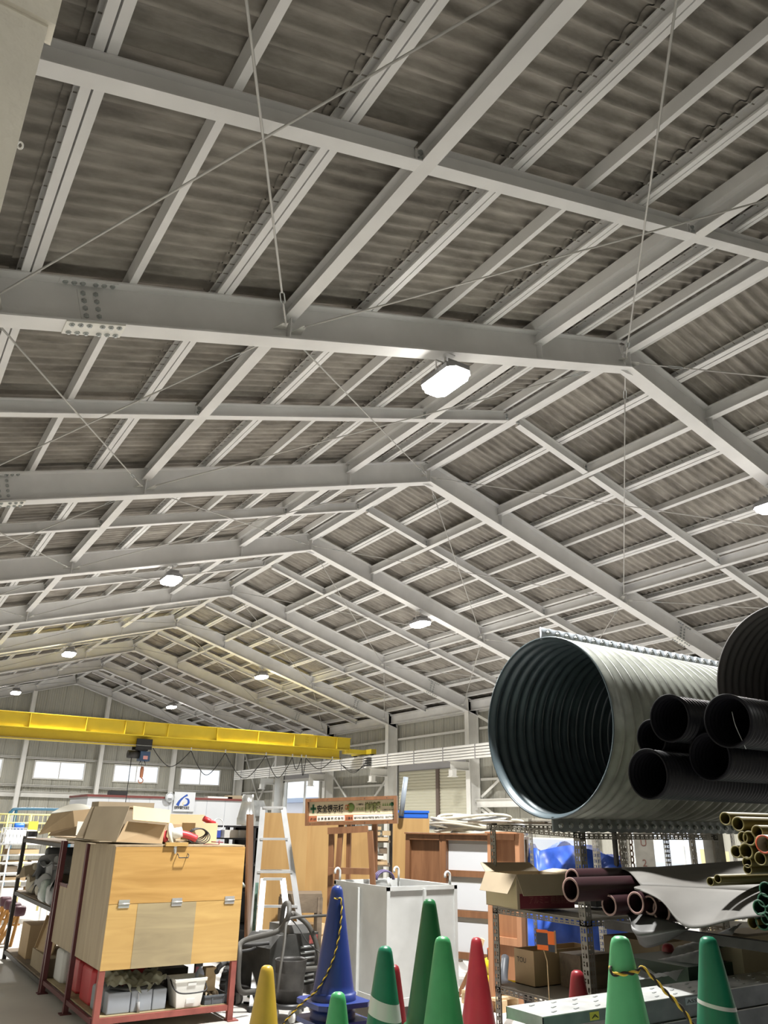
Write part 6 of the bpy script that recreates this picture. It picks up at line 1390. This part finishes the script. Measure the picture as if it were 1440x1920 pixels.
plain_pipe('single ochre pipe at the bottom of the green bundle', 1412, 1730, 20, -2.59, 2.4, ylm, ylr, None, rim=ylr)
# the grey sheet over the brown pipes
shm = mat('shaded_grey_sheet', (.10, .095, .085), .7, var=.12, scale=5)  # sheet colour darkened in place of the shade over this corner
def Q(u, v, x): return at(u, v, x=x)
top = [Q(1160, 1630, -2.15), Q(1215, 1628, -1.96), Q(1300, 1622, -1.71), Q(1400, 1615, -1.39), Q(1470, 1610, -1.13)]
mid_ = [Q(1202, 1662, -2.59), Q(1250, 1664, -2.53), Q(1330, 1668, -2.40), Q(1400, 1672, -2.28), Q(1470, 1676, -2.15)]
low_ = [Q(1195, 1668, -2.66), Q(1240, 1690, -2.72), Q(1290, 1740, -2.78), Q(1380, 1725, -2.66), Q(1470, 1715, -2.53)]
mb = MB()
def surf(rows, nu=24, nv=10):
    cs = [catm(r_, 8) for r_ in rows]; n0 = min(len(c) for c in cs)-1
    def fn(u, v):
        i = u*n0; a = int(i); f = i-a; pts = [c[a].lerp(c[min(a+1, n0)], f) for c in cs]; j = v*(len(rows)-1); b = min(int(j), len(rows)-2); return pts[b].lerp(pts[b+1], j-b)
    return fn
f1 = surf([top, mid_]); wave_cloth(mb, lambda u, v: f1(u, v)+Vector((0, 0, .012*math.sin(u*11)*math.sin(v*3.1)+.05*math.sin(v*math.pi)*.6)), 40, 12)
f2 = surf([mid_, low_]); wave_cloth(mb, lambda u, v: f2(u, v)+Vector((-.03*math.sin(v*3.1)-.015*math.sin(u*14+v*4)*math.sin(v*3.1), 0, 0)), 40, 12)
o = tag(mb.build('grey_sheet', shm), 'stiff dark grey sheet draped over the thick brown pipes', 'sheet'); so = o.modifiers.new('s', 'SOLIDIFY'); so.thickness = .006
mb = MB(); f3 = surf([[Q(1165, 1700, -2.40), Q(1200, 1712, -2.47), Q(1240, 1722, -2.53), Q(1285, 1738, -2.53)], [Q(1180, 1720, -2.59), Q(1190, 1750, -2.66), Q(1215, 1752, -2.66), Q(1285, 1742, -2.59)], [Q(1200, 1770, -2.53), Q(1215, 1776, -2.53), Q(1250, 1765, -2.53), Q(1300, 1735, -2.47)]])
wave_cloth(mb, lambda u, v: f3(u, v), 20, 10); o = tag(mb.build('grey_sheet', mat('grey_film', (.08, .08, .077), .4, var=.2, scale=10)), 'sagging lower fold of grey plastic film under the brown pipes', 'sheet'); so = o.modifiers.new('s', 'SOLIDIFY'); so.thickness = .004
# dark tubs and clutter behind the planks
mb = MB(); p = at(1320, 1810, d=5.6); mb.bp((p.x-.15, p.y-.0, 0), (p.x+.5, p.y+.5, p.z)); tag(mb.build('green_tub', mat('dark_green_tub', (.008, .03, .015), .4)), 'dark green tub behind the scaffold planks at the right', 'tub')
mb = MB(); p = at(1330, 1760, d=5.7); wave_cloth(mb, lambda u, v: (p.x-.35+u*.7, p.y+v*.3, p.z-.20+.25*u*(1-.4*v)+.03*math.sin(u*15+v*5)), 24, 10); tag(mb.build('clear_film', mat('milky_film', (.30, .31, .31), .3, var=.3, scale=8)), 'crumpled milky plastic film heaped over the dark tub', 'plastic film')
mb = MB(); wave_cloth(mb, lambda u, v: (-2.3+u*.8, -1.4+v*.5, .42+.10*math.sin(u*9+v*7)*math.sin(v*5)+.06*math.sin(u*23)), 30, 16); mb.bp((-2.3, -1.4, 0), (-1.5, -.95, .34)); tag(mb.build('crumpled_paper', mat('greyish_paper', (.34, .33, .31), .7, var=.25, scale=12)), 'crumpled grey sheeting heaped just behind the planks', 'sheet')
mb = MB(); p = at(1420, 1790, d=5.9); mb.bp((p.x-.15, p.y, 0), (p.x+.5, p.y+.3, p.z+.1)); tag(mb.build('brown_carton', card_d), 'large brown carton in the shade at the right edge', 'box')

# ---------------------------------------------------------------- blue tarpaulin heap and the far right
btm = mat('blue_tarpaulin', (.035, .11, .55), .4, var=.25, scale=7)
mb = MB(); tl_ = at(1000, 1595, d=10.5); tr_ = at(1165, 1625, d=9.5)
def bt(u, v):
    x = 985+u*185; h_ = (1600-10*math.sin(u*3)-8*math.sin(max(0, u-.1)*2.2)+45*max(0, u-.45)) if u > .12 else 1590
    t_ = at(x, h_, d=10.2-u*.6); b = at(x, 1660, d=9.9-u*.6); b.z = .3
    p = t_.lerp(b, v); dv_ = (CAMP-p).normalized(); dv_.z = 0
    return p+dv_*(.25*math.sin(v*1.5)+.03*math.sin(u*13+v*6)+.02*math.sin(u*25-v*9)+.012*math.sin(v*23+u*5))
wave_cloth(mb, bt, 60, 30); f_ = lambda u, v: bt(u, 0)+Vector((.9*v, .9*v, -.25*v*v+.05*math.sin(u*20+v*7)))
wave_cloth(mb, f_, 40, 10)
tag(mb.build('blue_tarpaulin', btm), 'bright blue tarpaulin draped over a heap behind the slotted rack', 'tarpaulin')
mb = MB(); a_ = at(985, 1572, d=12.5); b_ = at(1085, 1572, d=11.5); q = [Vector((a_.x, a_.y, 0)), Vector((b_.x, b_.y, 0)), Vector((b_.x, b_.y, a_.z)), Vector((a_.x, a_.y, a_.z))]
nn = Vector((-(b_-a_).y, (b_-a_).x, 0)).normalized(); mb = solid(q, -nn, .04); tag(mb.build('white_partition', mat('pale_blue_white', (.60, .66, .74), .5)), 'pale blue white partition behind the blue tarpaulin', 'partition')
for j, (u, lab) in enumerate(((1165, 'coarse rusty chain bundle hanging behind the racks'), )):
    p = at(u, 1600, d=9.6); r = thing('hanging_chains', lab, 'chain', (p.x, p.y, 1.0))
    for k in range(3):
        for i in range(9):
            mb = MB(); cc = Vector((p.x+.06*k, p.y-.02*k, 1.0+.06*i)); ex = (.022, 0) if i % 2 else (0, .022)
            mb.tube([cc+Vector((ex[0]*math.cos(a), ex[1]*math.cos(a), .036*math.sin(a))) for a in [math.tau*t_/10 for t_ in range(10)]], .008, 5, closed=True); mb.build('link', mat('rust_chain', (.22, .15, .11), .7), r)
    mb = MB(); mb.bp((p.x-.05, p.y-.06, 1.55), (p.x+.2, p.y+.02, 1.59)); mb.bp((p.x-.05, p.y+.03, 0), (p.x-.01, p.y+.07, 1.59)); mb.bp((p.x-.05, p.y-.06, 1.57), (p.x-.01, p.y+.07, 1.59)); mb.build('hanger', darksteel, r)
for k, (u0, u1, v0, v1) in enumerate(((1312, 1322, 1592, 1625), (1337, 1366, 1596, 1625))):
    a_ = at(u0, v0, d=12.0); b_ = at(u1, v0, d=12.0); q = [Vector((a_.x, a_.y, 0)), Vector((b_.x, b_.y, 0)), Vector((b_.x, b_.y, a_.z)), Vector((a_.x, a_.y, a_.z))]
    mb = solid(q, (CAMP-a_).normalized(), .06); tag(mb.build('yellow_board', mat('pale_yellow_board', (.58, .50, .28), .6)), ['narrow', 'wide'][k]+' pale yellow board standing beyond the racks near the bright window', 'board')

# ---------------------------------------------------------------- background at the far left
r = thing('garment_rail', 'dark blue tubular steel rail frame at the far left behind the yellow cage', 'frame', at(60, 1600, y=13)-Vector((0, 0, at(60, 1600, y=13).z)))
tb = mat('teal_blue_tube', (.04, .15, .24), .4)
a_ = at(14, 1560, y=13); b_ = at(22, 1518, y=13); c_ = at(110, 1517, y=13)
x0, x1, zt_ = at(15, 1540, y=13).x, at(140, 1517, y=13).x, at(60, 1517, y=13).z
mb = MB(); mb.tube(catm([(x0, 13, 0), (x0, 13, zt_-.25), (x0+.03, 13, zt_-.06), (x0+.2, 13, zt_), (x1, 13, zt_)], 5), .028, 8); mb.build('outer_tube', tb, r)
mb = MB(); mb.tube([(x0+.12, 13.02, 0), (x0+.12, 13.02, zt_)], .028, 8); mb.build('upright', tb, r); mb = MB(); mb.tube([(x1, 13, 0), (x1, 13, zt_)], .028, 8); mb.build('upright', tb, r)
r = thing('mesh_cage', 'yellow wire mesh trolley cage at the far left', 'cage', (at(50, 1600, y=11).x, 11, 0))
yp = mat('pale_yellow_paint', (.66, .60, .26), .5); X_ = [at(u, 1550, y=11).x for u in (-30, 12, 55, 95)]; zs = [at(40, v, y=11).z for v in (1527, 1543, 1560)]
for z in zs: mb = MB(); mb.tube([(X_[0], 11, z), (X_[-1], 11, z)], .016, 6); mb.build('rail', yp, r)
for x in X_: mb = MB(); mb.tube([(x, 11, 0), (x, 11, zs[0])], .02, 6); mb.build('upright', yp, r)
for i in range(14):
    x = X_[0]+(X_[-1]-X_[0])*i/14; mb = MB(); mb.tube([(x, 11, zs[2]), (x, 11, zs[0])], .005, 5); mb.build('mesh_wire', yp, r)
for x in (X_[0]+.05, X_[2]): mb = MB(); mb.bp((x-.02, 10.98, zs[2]-.05), (x+.14, 11.0, zs[1]+.03)); mb.build('yellow_plate', mat('plain_yellow', (.68, .52, .06), .5), r)
# pale tube shelving stuffed with boards
r = thing('tube_shelving', 'white tube shelving full of pale boards and parcels at the far left', 'shelf', (at(45, 1700, y=9.0).x, 9.0, 0))
wt = mat('white_tube', (.70, .71, .70), .4); XS_ = [at(u, 1640, y=9.0).x for u in (-60, 8, 100)]
zl = [at(40, v, y=9.0).z for v in (1583, 1603, 1618, 1637, 1652, 1680)]
for z in zl:
    mb = MB(); mb.tube([(XS_[0], 9.0, z), (XS_[-1], 9.0, z)], .014, 6); mb.build('rail', wt, r)
    mb = MB(); mb.bp((XS_[0], 9.02, z-.012), (XS_[-1], 9.5, z-.004)); mb.build('shelf', card_l, r)
for x in XS_:
    for y in (9.0, 9.5): mb = MB(); mb.tube([(x, y, 0), (x, y, zl[0]+.05)], .016, 6); mb.build('upright', wt, r)
NP_ = {}; rr = random.Random(11); cols = [card_l, paper, timber, card, whitepl, timber_d, mat('pinkish_board', (.60, .42, .30), .7)]
k = 0
for i in range(len(zl)-1, 0, -1):
    x = XS_[0]+.5; gap = zl[i-1]-zl[i]-.02
    while x < XS_[-1]-.25:
        w_ = .15+.35*rr.random(); h_ = gap*(.35+.5*rr.random()); k += 1
        if rr.random() < .45: pillow('parcel', None, None, (x+w_/2, 9.2, zl[i]-.004), (w_, .4, h_), cols[k % 7], k)
        else: mb = MB(); mb.box((x+w_/2, 9.2, zl[i]-.004+h_/2), (w_, .4, h_), Euler((0, 0, .2*rr.random()-.1)).to_matrix()); mb.build('parcel', cols[k % 7])
        o = bpy.data.objects[[q.name for q in COL.objects][-1]]; x += w_+.03
        NP_[i] = NP_.get(i, 0)+1
        tag(o, 'parcel %s from the left on the %s shelf up of the white tube shelving' % (ORD[NP_[i]-1], ORD[len(zl)-1-i]), 'parcel', 'parcels in the tube shelving')
r = thing('lattice_crate', 'white plastic lattice crate on top of the white tube shelving', 'crate', (at(25, 1570, y=8.95).x, 9.1, zl[0]))
x0 = at(7, 1570, y=8.95).x; x1 = at(48, 1570, y=8.95).x; zc0 = zl[0]+.012; zc1 = zc0+.22
def cb_(nm, a, b, t_=.012): mb = MB(); mb.bar(a, b, t_, t_); mb.build(nm, white_p, r)
for y in (8.95, 9.25):
    for z in (zc0, zc1): cb_('rim', (x0, y, z), (x1, y, z))
    for x in (x0, x1): cb_('corner', (x, y, zc0), (x, y, zc1))
    n_ = 6
    for i in range(n_):
        xa = x0+(x1-x0)*i/n_; xb = x0+(x1-x0)*(i+1)/n_; cb_('lattice_bar', (xa, y, zc0), (xb, y, zc1), .008); cb_('lattice_bar', (xb, y, zc0), (xa, y, zc1), .008)
mb = MB(); mb.bp((x0, 8.95, zc0-.005), (x1, 9.25, zc0)); mb.build('base', white_p, r)
rolled('blue_roll', 'bright blue roll of sheeting above the white lattice crate', 'roll', (at(27, 1549, y=9.3).x, 9.3, at(27, 1549, y=9.3).z), (at(45, 1549, y=9.3).x, 9.3, at(45, 1549, y=9.3).z), .05, blue)
mb = MB(); q = at(36, 1556, y=9.3); mb.bp((q.x-.2, 9.2, zl[0]), (q.x+.25, 9.5, q.z)); tag(mb.build('white_carton', paper), 'white carton under the blue roll at the far left', 'box')
# orange brown trestles at the left edge
orm = mat('ochre_paint', (.42, .20, .04), .5, var=.3, scale=10)
for j in range(4):
    a_ = at(10+9*j, 1690+6*j, y=7.6-.25*j); r = thing('folding_trestle', '%s ochre folding trestle from the left, leaning in the row at the left edge' % ORD[j], 'trestle', (a_.x, a_.y, 0), 'ochre folding trestles')
    for dx in (-.10, .06):
        mb = MB(); mb.bar((a_.x, a_.y, a_.z), (a_.x+dx-.12, a_.y-.1, 0), .035, .025); mb.build('leg', orm, r)
    mb = MB(); mb.bar((a_.x-.06, a_.y-.04, a_.z*.6), (a_.x+.02, a_.y, a_.z*.6), .03, .02); mb.build('stretcher', orm, r)
    pillow('head', None, None, (a_.x, a_.y, a_.z-.06), (.14, .14, .12), mat('dark_maroon', (.06, .02, .03), .5), j, parent=r)

# ---------------------------------------------------------------- unseen dark cabinets, added to block light from the pipes at the right
dkc = mat('dark_green_grey_cabinet', (.05, .055, .05), .6)
for j in range(4):
    x0 = -3.5+1.25*j
    r = thing('light_block_cabinet', 'tall dark cabinet added right of the camera to block light, %s in its row' % ORD[j], 'cabinet', (x0+.6, -4.85, 0), 'unseen cabinets added to block light')
    mb = MB(); mb.bp((x0, -5.15, 0), (x0+1.2, -4.62, 3.7)); mb.build('cabinet_body', dkc, r)
    for i in range(2):
        mb = MB(); mb.bp((x0+.02+.59*i, -4.62, .1), (x0+.59+.59*i, -4.60, 3.6)); d_ = mb.build('door', dkc, r)
        mb = MB(); mb.bp((x0+.54+.1*i, -4.60, 1.4), (x0+.56+.1*i, -4.57, 1.6)); mb.build('handle', darksteel, d_)
